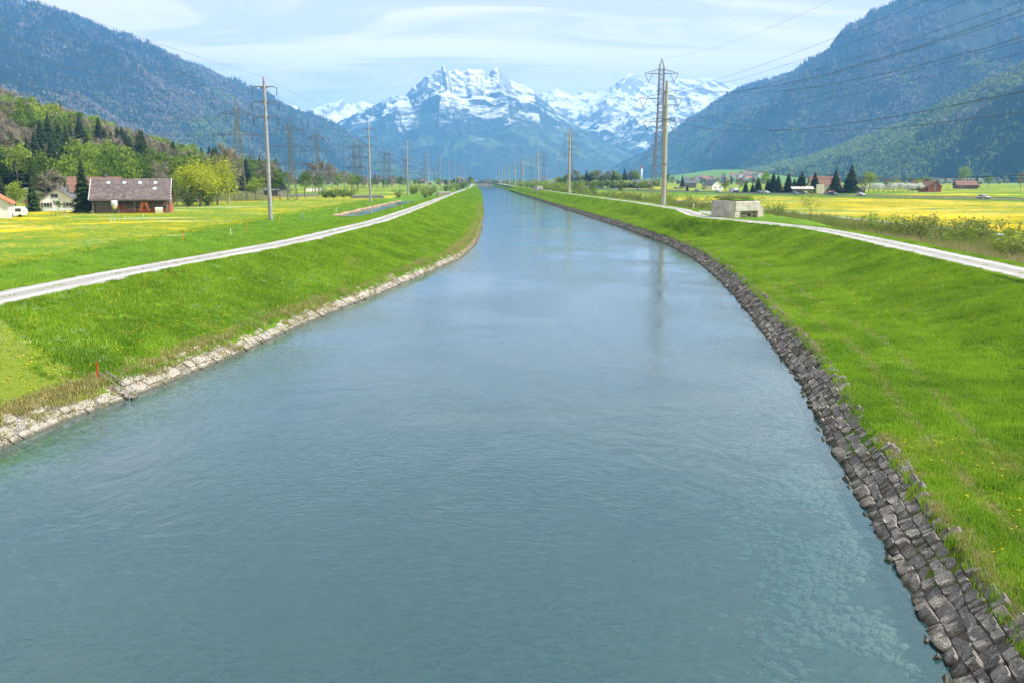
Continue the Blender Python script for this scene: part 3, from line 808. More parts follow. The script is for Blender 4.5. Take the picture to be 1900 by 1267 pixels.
def revet(edge, side, y0, y1, rise, width, foot, rows, cell, thick, seed, mat, label, nsingle, gap):
    R = random.Random(seed)
    s, X, Y = arc(edge, y0, y1)
    TX = np.gradient(X); TY = np.gradient(Y); tl = np.hypot(TX, TY); nx = TY / tl; ny = -TX / tl      # right of travel
    nx, ny = nx * side, ny * side
    def P(q, tt, h=0.0):
        x = np.interp(q, s, X); y = np.interp(q, s, Y); a = np.interp(q, s, nx); b = np.interp(q, s, ny)
        d = tt * (width + foot) - foot
        z = -foot * rise / width + tt * (rise + foot * rise / width)
        k = math.hypot(rise, width)
        return Vector((x + a * (d - h * rise / k), y + b * (d - h * rise / k), z + h * width / k))
    root = empty('stone_revetment', (0, 0, 0))
    tag(root, label, 'stone bank')
    # bedding under the stones
    m = MB(); q = np.arange(0, s[-1], 1.5)
    for i, a in enumerate(q):
        m.v += [tuple(P(a, -0.02, 0.02)), tuple(P(a, 1.04, 0.02))]
        if i: k = 2 * i; m.f.append((k - 2, k - 1, k + 1, k))
    m.build('bedding', 'bedding', root)
    stones = []
    for j in range(rows):
        a = -R.random() * cell
        prevsh = 0
        while a < s[-1] - 1.5:
            ln = cell * R.choice((0.55, 0.75, 0.9, 1.1, 1.35)) * R.uniform(0.85, 1.15)
            b = a + ln; a0 = max(a, 0.02)
            sh = R.uniform(-0.12, 0.12) * cell
            wv = lambda q_, jj: (jj + 0.55 * (vnoise(q_ * 0.9, jj * 3.1, seed) - 0.5) * (0 < jj < rows)) / rows
            top_ragged = R.uniform(-0.05, 0.10) if j == rows - 1 else 0
            quad = [(a0, wv(a0, j)), (b, wv(b, j)), (b + sh, wv(b, j + 1) + top_ragged), (a0 + prevsh, wv(a0, j + 1) + top_ragged)]
            prevsh = sh
            if not (j == rows - 1 and R.random() < (0.12 if side > 0 else 0.35)): stones.append(quad)
            a = b
    def stone(quad, m, o=Vector((0, 0, 0))):
        c = (sum(p_[0] for p_ in quad) / 4, sum(p_[1] for p_ in quad) / 4)
        th = thick * R.choice((0.35, 0.7, 0.9, 1.1, 1.6)) * R.uniform(.8, 1.2)
        tl_, tm = R.uniform(-0.55, 0.55) * thick, R.uniform(-0.7, 0.7) * thick
        g = gap
        ring = []
        for i in range(4):
            p_, n_ = quad[i], quad[(i + 1) % 4]
            cut = R.uniform(0.08, 0.22)
            ring.append((p_[0] + (n_[0] - p_[0]) * cut, p_[1] + (n_[1] - p_[1]) * cut))
            cut = R.uniform(0.78, 0.92)
            ring.append((p_[0] + (n_[0] - p_[0]) * cut, p_[1] + (n_[1] - p_[1]) * cut))
        hw = max(1e-3, (quad[1][0] - quad[0][0]) / 2)
        v = []
        for sc, h0 in ((1 - g, -0.06), (1 - g - R.uniform(0, .03), 0.74), (0.91 - g, 1.0)):
            for (x_, y_) in ring:
                dx, dy = x_ - c[0], y_ - c[1]
                hh = th * (h0 if h0 < 0 else h0 * R.uniform(0.88, 1.1)) + (tl_ * dx / hw + tm * dy * rows if h0 > 0 else 0)
                v.append(P(c[0] + dx * sc, c[1] + dy * sc, hh) - o)
        f = []
        for r_ in range(2):
            for k in range(8): f.append((r_ * 8 + k, r_ * 8 + (k + 1) % 8, r_ * 8 + 8 + (k + 1) % 8, r_ * 8 + 8 + k))
        f.append(tuple(range(16, 24)))
        if side < 0: f = [q_[::-1] for q_ in f]
        m.add(v, f)
    vis = lambda qd: np.interp(qd[0][0], s, Y) + (60 if np.interp(qd[0][0], s, Y) < (14.0 if side > 0 else 26.5) else 0)
    stones.sort(key=lambda qd: (vis(qd), qd[0][1]))
    for i, qd in enumerate(stones[:nsingle]):
        o = P((qd[0][0] + qd[1][0]) / 2, qd[0][1])
        m = MB(); stone(qd, m, o)
        b = m.build('stone', mat, root); b.location = o
    m = MB()
    for qd in stones[nsingle:]: stone(qd, m)
    tag(m.build('stone_facing', mat, root), kind='stuff')
    return P, s, Y
revet(lambda y: wr(y) + 0.25, 1, 9.0, 620, 0.88, 1.08, 0.3, 6, 0.36, 0.095, 5, 'stone_right', 'rough grey brown stone facing along the water edge under the wide grass berm', 300, 0.045)
revet(lambda y: wl(y) - 0.1, -1, 20.0, 330, 0.62, 0.9, 0.25, 3, 0.66, 0.06, 6, 'stone_left', 'pale flat stone slabs facing the water edge below the bank with the steps', 300, 0.035)

# ================================================================== GRASS
def tuft(name, mat, n, h, spread, w, seed, lean=0.5):
    R = random.Random(seed); m = MB()
    for i in range(n):
        a = R.uniform(0, 6.283); r = spread * math.sqrt(R.random()); x, y = r * math.cos(a), r * math.sin(a)
        hh = h * R.uniform(0.5, 1.15); b = R.uniform(0, 6.283); dx, dy = math.cos(b) * w, math.sin(b) * w
        la = R.uniform(0, 6.283); lx, ly = math.cos(la) * hh * lean * R.random(), math.sin(la) * hh * lean * R.random()
        m.add([(x - dx, y - dy, -0.02), (x + dx, y + dy, -0.02), (x + dx * .6 + lx * .45, y + dy * .6 + ly * .45, hh * .6), (x - dx * .6 + lx * .45, y - dy * .6 + ly * .45, hh * .6), (x + lx, y + ly, hh)],
              [(0, 1, 2, 3), (3, 2, 4)])
    return m.mesh(name, mat)
TUFTS = [tuft('tuft', 'grass_blade', 18, 0.125, 0.16, 0.009, k) for k in range(3)]
def flower_clump(name, mat, n, seed, hgt=0.16, r=0.022, spread=0.3):
    R = random.Random(seed); m = MB()
    for i in range(n):
        a = R.uniform(0, 6.283); q = spread * math.sqrt(R.random()); x, y, z = q * math.cos(a), q * math.sin(a), hgt * R.uniform(0.6, 1.2)
        pts = [(x + r * math.cos(k * 1.2566), y + r * math.sin(k * 1.2566), z + R.uniform(-.3, .3) * r) for k in range(5)]
        m.add(pts + [(x, y, z + r * 0.7)], [(k, (k + 1) % 5, 5) for k in range(5)])
    return m.mesh(name, mat)
DAND = [flower_clump('dandelion', 'petal_yellow', 7, k) for k in range(3)]
DAISY = [flower_clump('daisy', 'petal_white', 9, k, 0.14, 0.016) for k in range(2)]
def logY(n, a, b): return np.exp(rng.uniform(math.log(a), math.log(b), n))
def spread_pts(n, a, b, xa, xb, bias=1.0):
    Y = logY(n, a, b); A, Bx = xa(Y), xb(Y)
    X = A + (Bx - A) * rng.random(n) ** bias
    return X, Y
def put(name, protos, X, Y, base, grow, label, z=None, dz=0.0, zg=0.22):
    Z = ground_z(X, Y) + rough_z(X, Y) * (z is None) + dz if z is None else z
    n = len(X)
    vr = rng.uniform(0.65, 1.35, n); sc = (base + grow * Y) * vr
    return scatter(name, protos, np.stack([X, Y, Z], 1), sc, rng.uniform(0, 6.28, n), rng.integers(0, len(protos), n), rng.uniform(-.2, .2, n), label, 'grass', zscale=(base + grow * Y * zg) * vr)
# right berm and slope
X, Y = spread_pts(105000, 12.5, 720, lambda y: wr(y) + 1.15, lambda y: pr(y) - 1.72)
off = X - wr(Y) - 1.3
thin = (np.abs(off - 1.5 - 0.25 * np.sin(Y * .2)) < 0.24) | (np.abs(off - 3.0 - 0.25 * np.sin(Y * .2)) < 0.24)
patch = fbm(X * 0.35, Y * 0.35, 3, 5)
keep = (~thin | (rng.random(len(X)) < 0.3)) & (rng.random(len(X)) < 0.45 + 1.2 * patch * patch)
X, Y = X[keep], Y[keep]
o = put('grass_right', TUFTS, X, Y, 0.85, 0.013, 'lush green grass on the berm and slope beside the dark stones')
# left slope
X, Y = spread_pts(84000, 24, 720, lambda y: pl(y) + 1.62, lambda y: wl(y) - 0.75)
mown = (Y + 0.36 * X < 29.4)
keep = (~mown | (rng.random(len(X)) < 0.25)) & (rng.random(len(X)) < 0.45 + 1.2 * fbm(X * 0.35, Y * 0.35, 3, 6) ** 2)
X, Y = X[keep], Y[keep]; mown = (Y + 0.36 * X < 29.4)
put('grass_left', TUFTS, X[~mown], Y[~mown], 0.85, 0.013, 'lush green grass on the bank between gravel path and pale slabs')
put('grass_mown', TUFTS, X[mown], Y[mown], 0.4, 0.004, 'short mown yellowish grass at the lower left bank')
# rank clumps and white flowers among the grass
WEED = [tuft('weed', 'grass_blade', 46, 0.20, 0.22, 0.013, k + 80, 0.8) for k in range(2)]
X, Y = spread_pts(1500, 13, 200, lambda y: wr(y) + 1.3, lambda y: pr(y) - 1.6)
k = fbm(X * 0.25, Y * 0.25, 3, 71) > 0.55; put('weeds_right', WEED, X[k], Y[k], 0.9, 0.006, 'taller clumps of weeds in the grass above the dark stones')
X, Y = spread_pts(1300, 25, 200, lambda y: pl(y) + 1.6, lambda y: wl(y) - 1.0)
k = fbm(X * 0.25, Y * 0.25, 3, 72) > 0.55; put('weeds_left', WEED, X[k], Y[k], 0.9, 0.006, 'taller clumps of weeds in the grass above the pale slabs')
X, Y = spread_pts(1500, 30, 120, lambda y: pl(y) + 1.6, lambda y: wl(y) - 1.0)
k = fbm(X * 0.2, Y * 0.2, 3, 73) > 0.55; put('daisies_left', DAISY, X[k], Y[k], 0.7, 0.004, 'patches of small white flowers on the left bank')
# straw among the green, and along the two wheel tracks of the berm
STRAW = [tuft('straw', 'grass_dry', 7, 0.13, 0.16, 0.008, k + 120, 1.2) for k in range(2)]
X, Y = spread_pts(9000, 12.5, 260, lambda y: wr(y) + 1.2, lambda y: pr(y) - 1.5)
k = fbm(X * 0.3, Y * 0.3, 3, 75) + rng.uniform(-.15, .15, len(X)) > 0.54; X, Y = X[k], Y[k]
Yt = logY(2600, 12.5, 120); Xt = wr(Yt) + 1.3 + np.where(rng.random(len(Yt)) < .5, 1.5, 3.0) + 0.25 * np.sin(Yt * .2) + rng.normal(0, .13, len(Yt))
put('straw_right', STRAW, np.concatenate([X, Xt]), np.concatenate([Y, Yt]), 0.75, 0.008, 'dry straw between the green blades and in the wheel tracks of the berm')
X, Y = spread_pts(8000, 24, 260, lambda y: pl(y) + 1.5, lambda y: wl(y) - 0.8)
k = fbm(X * 0.3, Y * 0.3, 3, 76) + rng.uniform(-.15, .15, len(X)) > 0.52; X, Y = X[k], Y[k]
put('straw_left', STRAW, X, Y, 0.75, 0.008, 'dry straw between the green blades of the left bank')
# outer slopes
X, Y = spread_pts(16000, 36, 330, lambda y: rim(y) - 4, lambda y: pl(y) - 1.62)
put('grass_ditch', TUFTS, X, Y, 1.0, 0.013, 'green grass on the ditch slopes behind the gravel path')
X, Y = spread_pts(15000, 42, 330, lambda y: pr(y) + 1.72, lambda y: pr(y) + 9)
k = ~((Y > 110) & (Y < 154) & (X < pr(Y) + 13))
X, Y = X[k], Y[k]
put('grass_outer', TUFTS, X, Y, 1.1, 0.013, 'green grass on the slope between gravel path and scrub')
# ragged verges of the two paths
for nm, pc, hw_, a_, b_ in (('grass_verge_left', pl, 1.5, 34, 300), ('grass_verge_right', pr, 1.6, 42, 300)):
    Y = logY(5200, a_, b_); sd = np.where(rng.random(len(Y)) < .5, -1, 1); X = pc(Y) + sd * (hw_ + 0.26 - np.abs(rng.normal(0, 0.17, len(Y))))
    k = fbm(Y * 0.5, sd * 9.0 + Y * 0, 4, 33) > 0.40
    mid_ = logY(200, a_, b_); X = np.concatenate([X[k], pc(mid_) + rng.normal(0, .12, len(mid_))]); Y = np.concatenate([Y[k], mid_])
    put(nm, TUFTS, X, Y, 0.6, 0.006, 'short grass creeping over the edges of the gravel path', z=np.full_like(Y, ZP + .02))
# dry fringe above the stones
DRY = [tuft('dry_tuft', 'grass_dry', 14, 0.20, 0.16, 0.010, k + 9, 1.0) for k in range(2)]
Y = logY(8200, 24, 300); X = wl(Y) - 0.85 - np.abs(rng.normal(0, 0.42, len(Y)))
X = np.where(rng.random(len(Y)) < .3, wl(Y) - .15 - rng.random(len(Y)) * .7, X)
k = (fbm(Y * 0.12, Y * 0, 3, 8) > 0.40) | (rng.random(len(Y)) < 0.25); X, Y = X[k], Y[k]
put('dry_grass_left', DRY, X, Y, 0.9, 0.009, 'straw coloured dry grass along the top of the pale slabs')
Y = logY(2200, 12.5, 200); X = wr(Y) + 1.2 + np.abs(rng.normal(0, 0.25, len(Y)))
k = fbm(Y * 0.3, Y * 0, 3, 9) > 0.5; X, Y = X[k], Y[k]
put('dry_grass_right', DRY, X, Y, 0.7, 0.007, 'brown dry grass along the top of the dark stones')
# dandelions and daisies
X, Y = spread_pts(1100, 13, 220, lambda y: wr(y) + 1.6, lambda y: pr(y) - 1.6)
k = fbm(X * 0.1, Y * 0.1, 3, 21) > 0.53; X, Y = X[k], Y[k]
put('dandelions_right', [flower_clump('dandelion', 'petal_yellow', 2, k, 0.15, 0.03, 0.2) for k in (5, 6, 7)], X, Y, 0.7, 0.009, 'scattered yellow dandelions in the grass berm')
X, Y = spread_pts(1200, 25, 220, lambda y: pl(y) + 1.6, lambda y: wl(y) - 1.2)
put('dandelions_left', [flower_clump('dandelion', 'petal_yellow', 2, k, 0.15, 0.03, 0.2) for k in (5, 6, 7)], X, Y, 0.7, 0.008, 'few yellow dandelions on the grass bank')
def field_flowers(name, protos, n, y0, y1, xa, xb, thr, seed, label, zz_):
    X, Y = spread_pts(n, y0, y1, xa, xb)
    d = 0.55 * fbm(X * 0.02, Y * 0.05, 3, seed) + 0.55 * fbm(X * 0.08, Y * 0.16, 3, seed + 1)
    k = d > thr + rng.uniform(-0.15, 0.13, n); X, Y = X[k], Y[k]
    return put(name, protos, X, Y, 0.8, 0.0062, label, z=np.full_like(X, zz_ - 0.02))
field_flowers('dandelions_meadow_left', DAND, 60000, 70, 420, lambda y: rim(y) - 130 - 0.2 * y, lambda y: rim(y) - 1, 0.52, 31, 'yellow dandelions covering the meadow before the barn', ZL)
field_flowers('daisies_meadow_left', DAISY, 24000, 70, 420, lambda y: rim(y) - 130 - 0.2 * y, lambda y: rim(y) - 1, 0.63, 41, 'white flowers in streaks over the meadow before the barn', ZL)
field_flowers('dandelions_meadow_right', DAND, 64000, 80, 380, lambda y: 70 + 0 * y, lambda y: 95 + 0.32 * y, 0.50, 51, 'yellow dandelions covering the meadow by the motorway', ZR)
field_flowers('daisies_meadow_right', DAISY, 20000, 80, 380, lambda y: 70 + 0 * y, lambda y: 95 + 0.32 * y, 0.63, 61, 'white flowers in streaks over the meadow by the motorway', ZR)

# stones lying in the shallows
def pebble(seed):
    R = random.Random(seed); m = MB()
    pr_ = [(0.25, -0.3), (0.9, -0.1), (1.0, 0.12), (0.6, 0.36)]
    m.lathe(pr_, 7)
    m.v = [(x * R.uniform(.75, 1.2), y * R.uniform(.6, 1.0), z * R.uniform(.7, 1.1)) for x, y, z in m.v]
    return m.mesh('pebble', 'pebble_stone')
Y = logY(15000, 12.5, 60); X = wr(Y) - 0.15 - np.abs(rng.normal(0, 1.3, len(Y)))
k = fbm(X * .55, Y * .4, 3, 91) + rng.uniform(-.12, .12, len(X)) > .47; X, Y = X[k], Y[k]
scatter('stones_in_shallows', [pebble(k) for k in range(4)], np.stack([X, Y, ground_z(X, Y)], 1), (0.03 + 0.13 * rng.random(len(X)) ** 4) * (1 + Y * .004), rng.uniform(0, 6.28, len(X)), rng.integers(0, 4, len(X)), None,
        'pale rounded stones lying under water along the dark stone facing', 'pebbles')
Y = logY(1500, 24, 90); X = wl(Y) + 0.15 + np.abs(rng.normal(0, 0.7, len(Y)))
scatter('stones_at_left_edge', [pebble(k) for k in range(4)], np.stack([X, Y, ground_z(X, Y)], 1), rng.uniform(0.06, 0.2, len(X)), rng.uniform(0, 6.28, len(X)), rng.integers(0, 4, len(X)), None,
        'rounded stones lying under water along the pale slabs', 'pebbles')
# red-brown stones edging the stream
Y = np.arange(206, 350, 0.5) ; Y = np.concatenate([Y, Y]); X = rim(Y) + 5.0 + 0.5 * np.sin(Y * .3) + rng.normal(0, 0.35, len(Y))
stone_mat('stone_stream', (0.36, 0.22, 0.15), (0.50, 0.36, 0.27), (0.45, 0.38, 0.3), (0.2, 0.12, 0.08))
def pebble2(seed):
    me = pebble(seed); me.materials[0] = M['stone_stream']; return me
scatter('stream_edging', [pebble2(k) for k in range(3)], np.stack([X, Y, np.full_like(Y, 0.45)], 1), rng.uniform(0.3, 0.65, len(Y)), rng.uniform(0, 6.28, len(Y)), rng.integers(0, 3, len(Y)), None,
        'reddish stones edging the narrow stream', 'stones')

# ================================================================== FORESTS ON THE MOUNTAINS
def wood_blob(name, mat, seed, n=46, w=4.2, h=9.0, z0=1.5, size=2.6):
    R = random.Random(seed); m = MB()
    lobes = [(R.uniform(-.4, .4) * w, R.uniform(-.4, .4) * w, z0 + h * R.uniform(.3, .75), R.uniform(.45, .75)) for _ in range(5)]
    for i in range(n):
        lx, ly, lz, lr = R.choice(lobes)
        d = Vector((R.gauss(0, 1), R.gauss(0, 1), R.gauss(0, 1))).normalized()
        c = Vector((lx, ly, lz)) + Vector((d.x * w * lr, d.y * w * lr, d.z * h * 0.45 * lr))
        a = d.orthogonal().normalized(); a.rotate(Matrix.Rotation(R.uniform(0, 6.28), 3, d)); b = d.cross(a)
        tl_ = Vector((R.uniform(-.5, .5), R.uniform(-.5, .5), R.uniform(-.5, .5)))
        s_ = size * R.uniform(.6, 1.2)
        m.add([c - a * s_ * .5 - b * s_ * .3 + tl_, c + a * s_ * .5 - b * s_ * .4, c + a * s_ * .3 + b * s_ * .5 - tl_, c - a * s_ * .4 + b * s_ * .4], [(0, 1, 2, 3)])
    return m.mesh(name, mat)
def wood_cone(name, seed, h=17.0, w=3.4):
    R = random.Random(seed); m = MB()
    for k in range(7):
        z = h * (0.12 + 0.125 * k); r = w * (1 - k / 7.6)
        nb = 7
        for i in range(nb):
            a = 6.283 * (i + R.random() * .6) / nb; b = a + 0.55
            rr = r * R.uniform(.75, 1.15)
            m.add([(0, 0, z + h * .17), (rr * math.cos(a), rr * math.sin(a), z - h * .03), (rr * .9 * math.cos(b), rr * .9 * math.sin(b), z)], [(0, 1, 2)])
    return m.mesh(name, 'wood_dark')
WOODS = [wood_blob('wood_crown', 'wood_green', k) for k in range(3)] + [wood_blob('wood_crown_bare', 'wood_bare', 10 + k, 52, 4.4, 9.5, 1.5, 2.2) for k in range(3)] + [wood_cone('wood_conifer', k) for k in range(2)]
def forest(name, surf, n, vmin, vmax, green_lo, green_hi, conif, sc, seed, label, near_bias=None):
    Xs, Ys, Zs = SURF[surf]; nu, nv = Xs.shape
    r = np.random.default_rng(seed)
    # weight cells by area over distance squared
    ar = np.hypot(np.diff(Xs, axis=0)[:, :-1], np.diff(Ys, axis=0)[:, :-1]) * np.hypot(np.hypot(np.diff(Xs, axis=1)[:-1], np.diff(Ys, axis=1)[:-1]), np.diff(Zs, axis=1)[:-1])
    D = np.hypot(Xs, Ys)[:-1, :-1]
    wgt = ar / D ** 1.2
    px = Xs[:-1, :-1] / np.maximum(Ys[:-1, :-1], 1)
    wgt = wgt * (np.abs(px - 0.05) < 0.72)
    j = np.arange(nv - 1) / (nv - 1)
    wgt = wgt * ((j >= vmin) & (j <= vmax))[None, :]
    cdf = np.cumsum(wgt.ravel()); cdf /= cdf[-1]
    idx = np.searchsorted(cdf, r.random(n)); I, J = np.unravel_index(idx, wgt.shape)
    a, b = r.random(n), r.random(n)
    def bil(A): return (A[I, J] * (1 - a) + A[I + 1, J] * a) * (1 - b) + (A[I, J + 1] * (1 - a) + A[I + 1, J + 1] * a) * b
    X, Y, Z = bil(Xs), bil(Ys), bil(Zs)
    open_ = fbm(X / 300., Y / 300., 4, seed + 5) * 0.6 + fbm(X / 70., Y / 70., 3, seed + 6) * 0.4
    k = open_ < 0.66; X, Y, Z = X[k], Y[k], Z[k]; n = len(X)
    hfrac = np.clip(Z / 520., 0, 1)
    g = green_lo + (green_hi - green_lo) * hfrac
    gm = fbm(X / 260., Y / 260., 4, seed + 7) + r.uniform(-.12, .12, n)
    cm = 0.62 * fbm(X / 420., Y / 420., 3, seed + 8) + 0.38 * fbm(X / 110., Y / 110., 3, seed + 18) + r.uniform(-.11, .11, n)
    pick = np.where(gm < 0.25 + 0.5 * g, r.integers(0, 3, n), r.integers(3, 6, n))
    pick = np.where(cm > 0.70 - 0.4 * conif, r.integers(6, 8, n), pick)
    S = sc * r.uniform(0.7, 1.35, n) * (0.70 + np.hypot(X, Y) / 14000.)
    return scatter(name, WOODS, np.stack([X, Y, Z - 0.5], 1), S, r.uniform(0, 6.28, n), pick, None, label, 'forest')
forest('forest_left', 'mountain_left', 42000, 0.02, 1.0, 0.35, 0.02, 0.42, 1.35, 101, 'hazy brown and dark wood covering the long slope above the hill')
forest('forest_right', 'mountain_right', 46000, 0.02, 1.0, 0.55, 0.10, 0.40, 1.35, 102, 'hazy blue wood covering the steep slope that leaves the frame')
forest('forest_spur', 'mountain_spur', 30000, 0.0, 1.0, 0.95, 0.75, 0.16, 1.25, 103, 'light green and dark mixed wood on the nearer spur')
# ================================================================== TREES AND SHRUBS
def skeleton(R, H, spread, nl, trunk_r, lo=0.3, up=0.6):
    """trunk and limbs: segments (p, q, r0, r1) and the limb tips"""
    seg = []; tips = []
    pts = [Vector((0, 0, -0.3))]
    for k in range(1, 6):
        pts.append(Vector((R.uniform(-1, 1) * H * .012 * k, R.uniform(-1, 1) * H * .012 * k, H * 0.82 * k / 5)))
    for k in range(5): seg.append((pts[k], pts[k + 1], trunk_r * (1 - .17 * k), trunk_r * (1 - .17 * (k + 1))))
    tips.append(pts[-1])
    for i in range(nl):
        t = lo + (0.95 - lo) * (i + R.random()) / nl
        k = min(4, int(t * 5)); p = pts[k].lerp(pts[k + 1], t * 5 - k)
        a = i * 2.4 + R.uniform(-.4, .4); ln = spread * (1.15 - 0.65 * t) * R.uniform(.75, 1.2)
        d = Vector((math.cos(a), math.sin(a), up * R.uniform(.7, 1.4)))
        q = p + d * ln * .55; e = q + Vector((d.x * .5, d.y * .5, d.z * 0.9 + .15)) * ln * .5
        r = trunk_r * .38 * (1.1 - t * .6)
        seg += [(p, q, r, r * .6), (q, e, r * .6, r * .2)]; tips += [q, e]
        for _ in range(2):
            b = q + Vector((R.uniform(-1, 1), R.uniform(-1, 1), R.uniform(.1, 1.0))) * ln * .38
            seg.append((q, b, r * .4, r * .12)); tips.append(b)
    return seg, tips
def leaf(m, c, size, R, up=0.25, asp=0.8):
    d = Vector((R.gauss(0, 1), R.gauss(0, 1), R.gauss(0, 1) + up)).normalized(); a = d.orthogonal().normalized()
    a.rotate(Matrix.Rotation(R.uniform(0, 6.28), 3, d)); b = d.cross(a) * asp
    s_ = size * R.uniform(.6, 1.25)
    m.add([c - a * s_ * .5, c - b * s_ * .4 + a * s_ * .05, c + a * s_ * .55, c + b * s_ * .4], [(0, 1, 2, 3)])
def tree_proto(kind, seed):
    R = random.Random(seed * 131 + hash(kind) % 1 + len(kind))
    tm = MB(); cm = MB()
    if kind == 'broadleaf':
        seg, tips = skeleton(R, 15, 5.0, 9, .26)
        for s_ in seg: tm.beam(*s_, n=5)
        for t_ in tips:
            n = R.randint(20, 34); rr = R.uniform(1.0, 1.9)
            for _ in range(n):
                o_ = Vector((R.gauss(0, .55), R.gauss(0, .55), R.gauss(0, .45))) * rr
                leaf(cm, t_ + o_, .74, R)
        return tm.mesh('trunk', 'bark'), cm, 'leaf_spring'
    if kind == 'bare':
        seg, tips = skeleton(R, 16, 4.8, 10, .24, .28, .8)
        for s_ in seg: tm.beam(*s_, n=4)
        for t_ in tips:
            for _ in range(R.randint(15, 22)):
                d = Vector((R.gauss(0, 1), R.gauss(0, 1), abs(R.gauss(.5, .9)))).normalized() * R.uniform(.9, 2.3)
                e = t_ + Vector((R.gauss(0, .35), R.gauss(0, .35), R.gauss(0, .3))); w = Vector((-d.y, d.x, R.uniform(-.5, .5))).normalized() * .06
                cm.add([e - w, e + w, e + d * .6 + w * .8 + Vector((0, 0, .1)), e + d], [(0, 1, 2, 3)])
                f_ = e + d * .5; g_ = Vector((R.gauss(0, 1), R.gauss(0, 1), R.gauss(.4, .6))).normalized() * .8
                cm.add([f_ - w * .7, f_ + w * .7, f_ + g_], [(0, 1, 2)])
        return tm.mesh('trunk', 'bark_pale'), cm, 'twig'
    if kind == 'conifer':
        H = 18.0
        tm.beam((0, 0, -.4), (0, 0, H * .97), .24, .03, 6)
        z = H * .07
        while z < H * .985:
            t_ = z / H; r = 4.1 * (1 - t_) ** .92 + .18
            nb = 9 if t_ < .7 else 6
            a0 = R.uniform(0, 6.28)
            for i in range(nb):
                a = a0 + 6.283 * (i + R.uniform(-.25, .25)) / nb; rr = r * R.uniform(.7, 1.18)
                dx, dy = math.cos(a), math.sin(a); wx, wy = -dy, dx; w = rr * .30 + .12; dr = -rr * R.uniform(.18, .38)
                cm.add([(0, 0, z + .15), (dx * rr * .5 + wx * w, dy * rr * .5 + wy * w, z + dr * .35 - .15), (dx * rr, dy * rr, z + dr), (dx * rr * .5 - wx * w, dy * rr * .5 - wy * w, z + dr * .35 - .15), (dx * rr * .5, dy * rr * .5, z + dr * .2 + .2)],
                       [(0, 1, 4), (1, 2, 4), (2, 3, 4), (3, 0, 4)])
            z += H * .028 * (1.15 - .5 * t_) * R.uniform(.85, 1.2)
        return tm.mesh('trunk', 'bark'), cm, 'needle'
    if kind == 'willow':
        seg, tips = skeleton(R, 12, 6.5, 11, .3, .2, .55)
        for s_ in seg: tm.beam(*s_, n=5)
        for t_ in tips:
            for _ in range(R.randint(44, 60)):
                o_ = Vector((R.gauss(0, .6), R.gauss(0, .6), R.gauss(0, .6))) * 1.6
                leaf(cm, t_ + o_ - Vector((0, 0, abs(R.gauss(0, 1.0)))), .62, R, 0.1, .7)
        return tm.mesh('trunk', 'bark'), cm, 'leaf_willow'
    if kind == 'blossom':
        seg, tips = skeleton(R, 6.0, 3.0, 8, .16, .3, .55)
        for s_ in seg: tm.beam(*s_, n=5)
        for t_ in tips:
            for _ in range(R.randint(16, 24)):
                o_ = Vector((R.gauss(0, .5), R.gauss(0, .5), R.gauss(0, .4))) * .9
                leaf(cm, t_ + o_, .52, R)
        return tm.mesh('trunk', 'bark'), cm, 'blossom'
    if kind == 'shrub':
        for i in range(16):
            a = R.uniform(0, 6.28); d = Vector((math.cos(a) * R.uniform(.1, .75), math.sin(a) * R.uniform(.1, .75), 1)) * R.uniform(1.1, 2.1)
            tm.beam((0, 0, -.1), d, .02, .006, 3)
            for k in range(30):
                t_ = R.uniform(.18, 1.08)
                leaf(cm, d * t_ + Vector((R.gauss(0, .16), R.gauss(0, .16), R.gauss(0, .12))), .22, R, .2, .55)
        return tm.mesh('stems', 'bark'), cm, 'leaf_shrub'
    if kind == 'young':
        seg, tips = skeleton(R, 5.4, 1.7, 12, .055, .28, .75)
        for s_ in seg: tm.beam(*s_, n=5)
        for t_ in tips:
            for _ in range(R.randint(7, 12)):
                leaf(cm, t_ + Vector((R.gauss(0, .2), R.gauss(0, .2), R.gauss(0, .2))), .17, R)
        return tm.mesh('trunk', 'bark'), cm, 'leaf_spring'
PROTO = {}
for kind, nv in (('broadleaf', 4), ('bare', 4), ('conifer', 4), ('willow', 2), ('blossom', 3), ('shrub', 4), ('young', 1)):
    PROTO[kind] = []
    for k in range(nv):
        tme, cmb, mt = tree_proto(kind, k + 1)
        PROTO[kind].append((tme, cmb, mt, {}))
HEIGHT = {'broadleaf': 14.5, 'bare': 16.0, 'conifer': 18.0, 'willow': 12.5, 'blossom': 6.3, 'shrub': 2.0, 'young': 5.6}
NAMES = {'broadleaf': 'broadleaf_tree', 'bare': 'bare_tree', 'conifer': 'spruce_tree', 'willow': 'willow_tree', 'blossom': 'blossoming_tree', 'shrub': 'shrub', 'young': 'young_tree'}
TR = random.Random(99)
def tree(kind, loc, h, label, cat='tree', group=None, mat=None, wide=1.0, var=None):
    tme, cmb, mt, cache = PROTO[kind][TR.randrange(len(PROTO[kind])) if var is None else var % len(PROTO[kind])]
    mt = mat or mt
    if mt not in cache: cache[mt] = cmb.mesh('crown', mt)
    s_ = h / HEIGHT[kind]
    e = empty(NAMES[kind], loc, TR.uniform(0, 6.28)); e.scale = (s_ * wide, s_ * wide, s_)
    link('trunk' if kind != 'shrub' else 'stems', tme, e); link('crown' if kind != 'shrub' else 'foliage', cache[mt], e)
    return tag(e, label, cat, group)

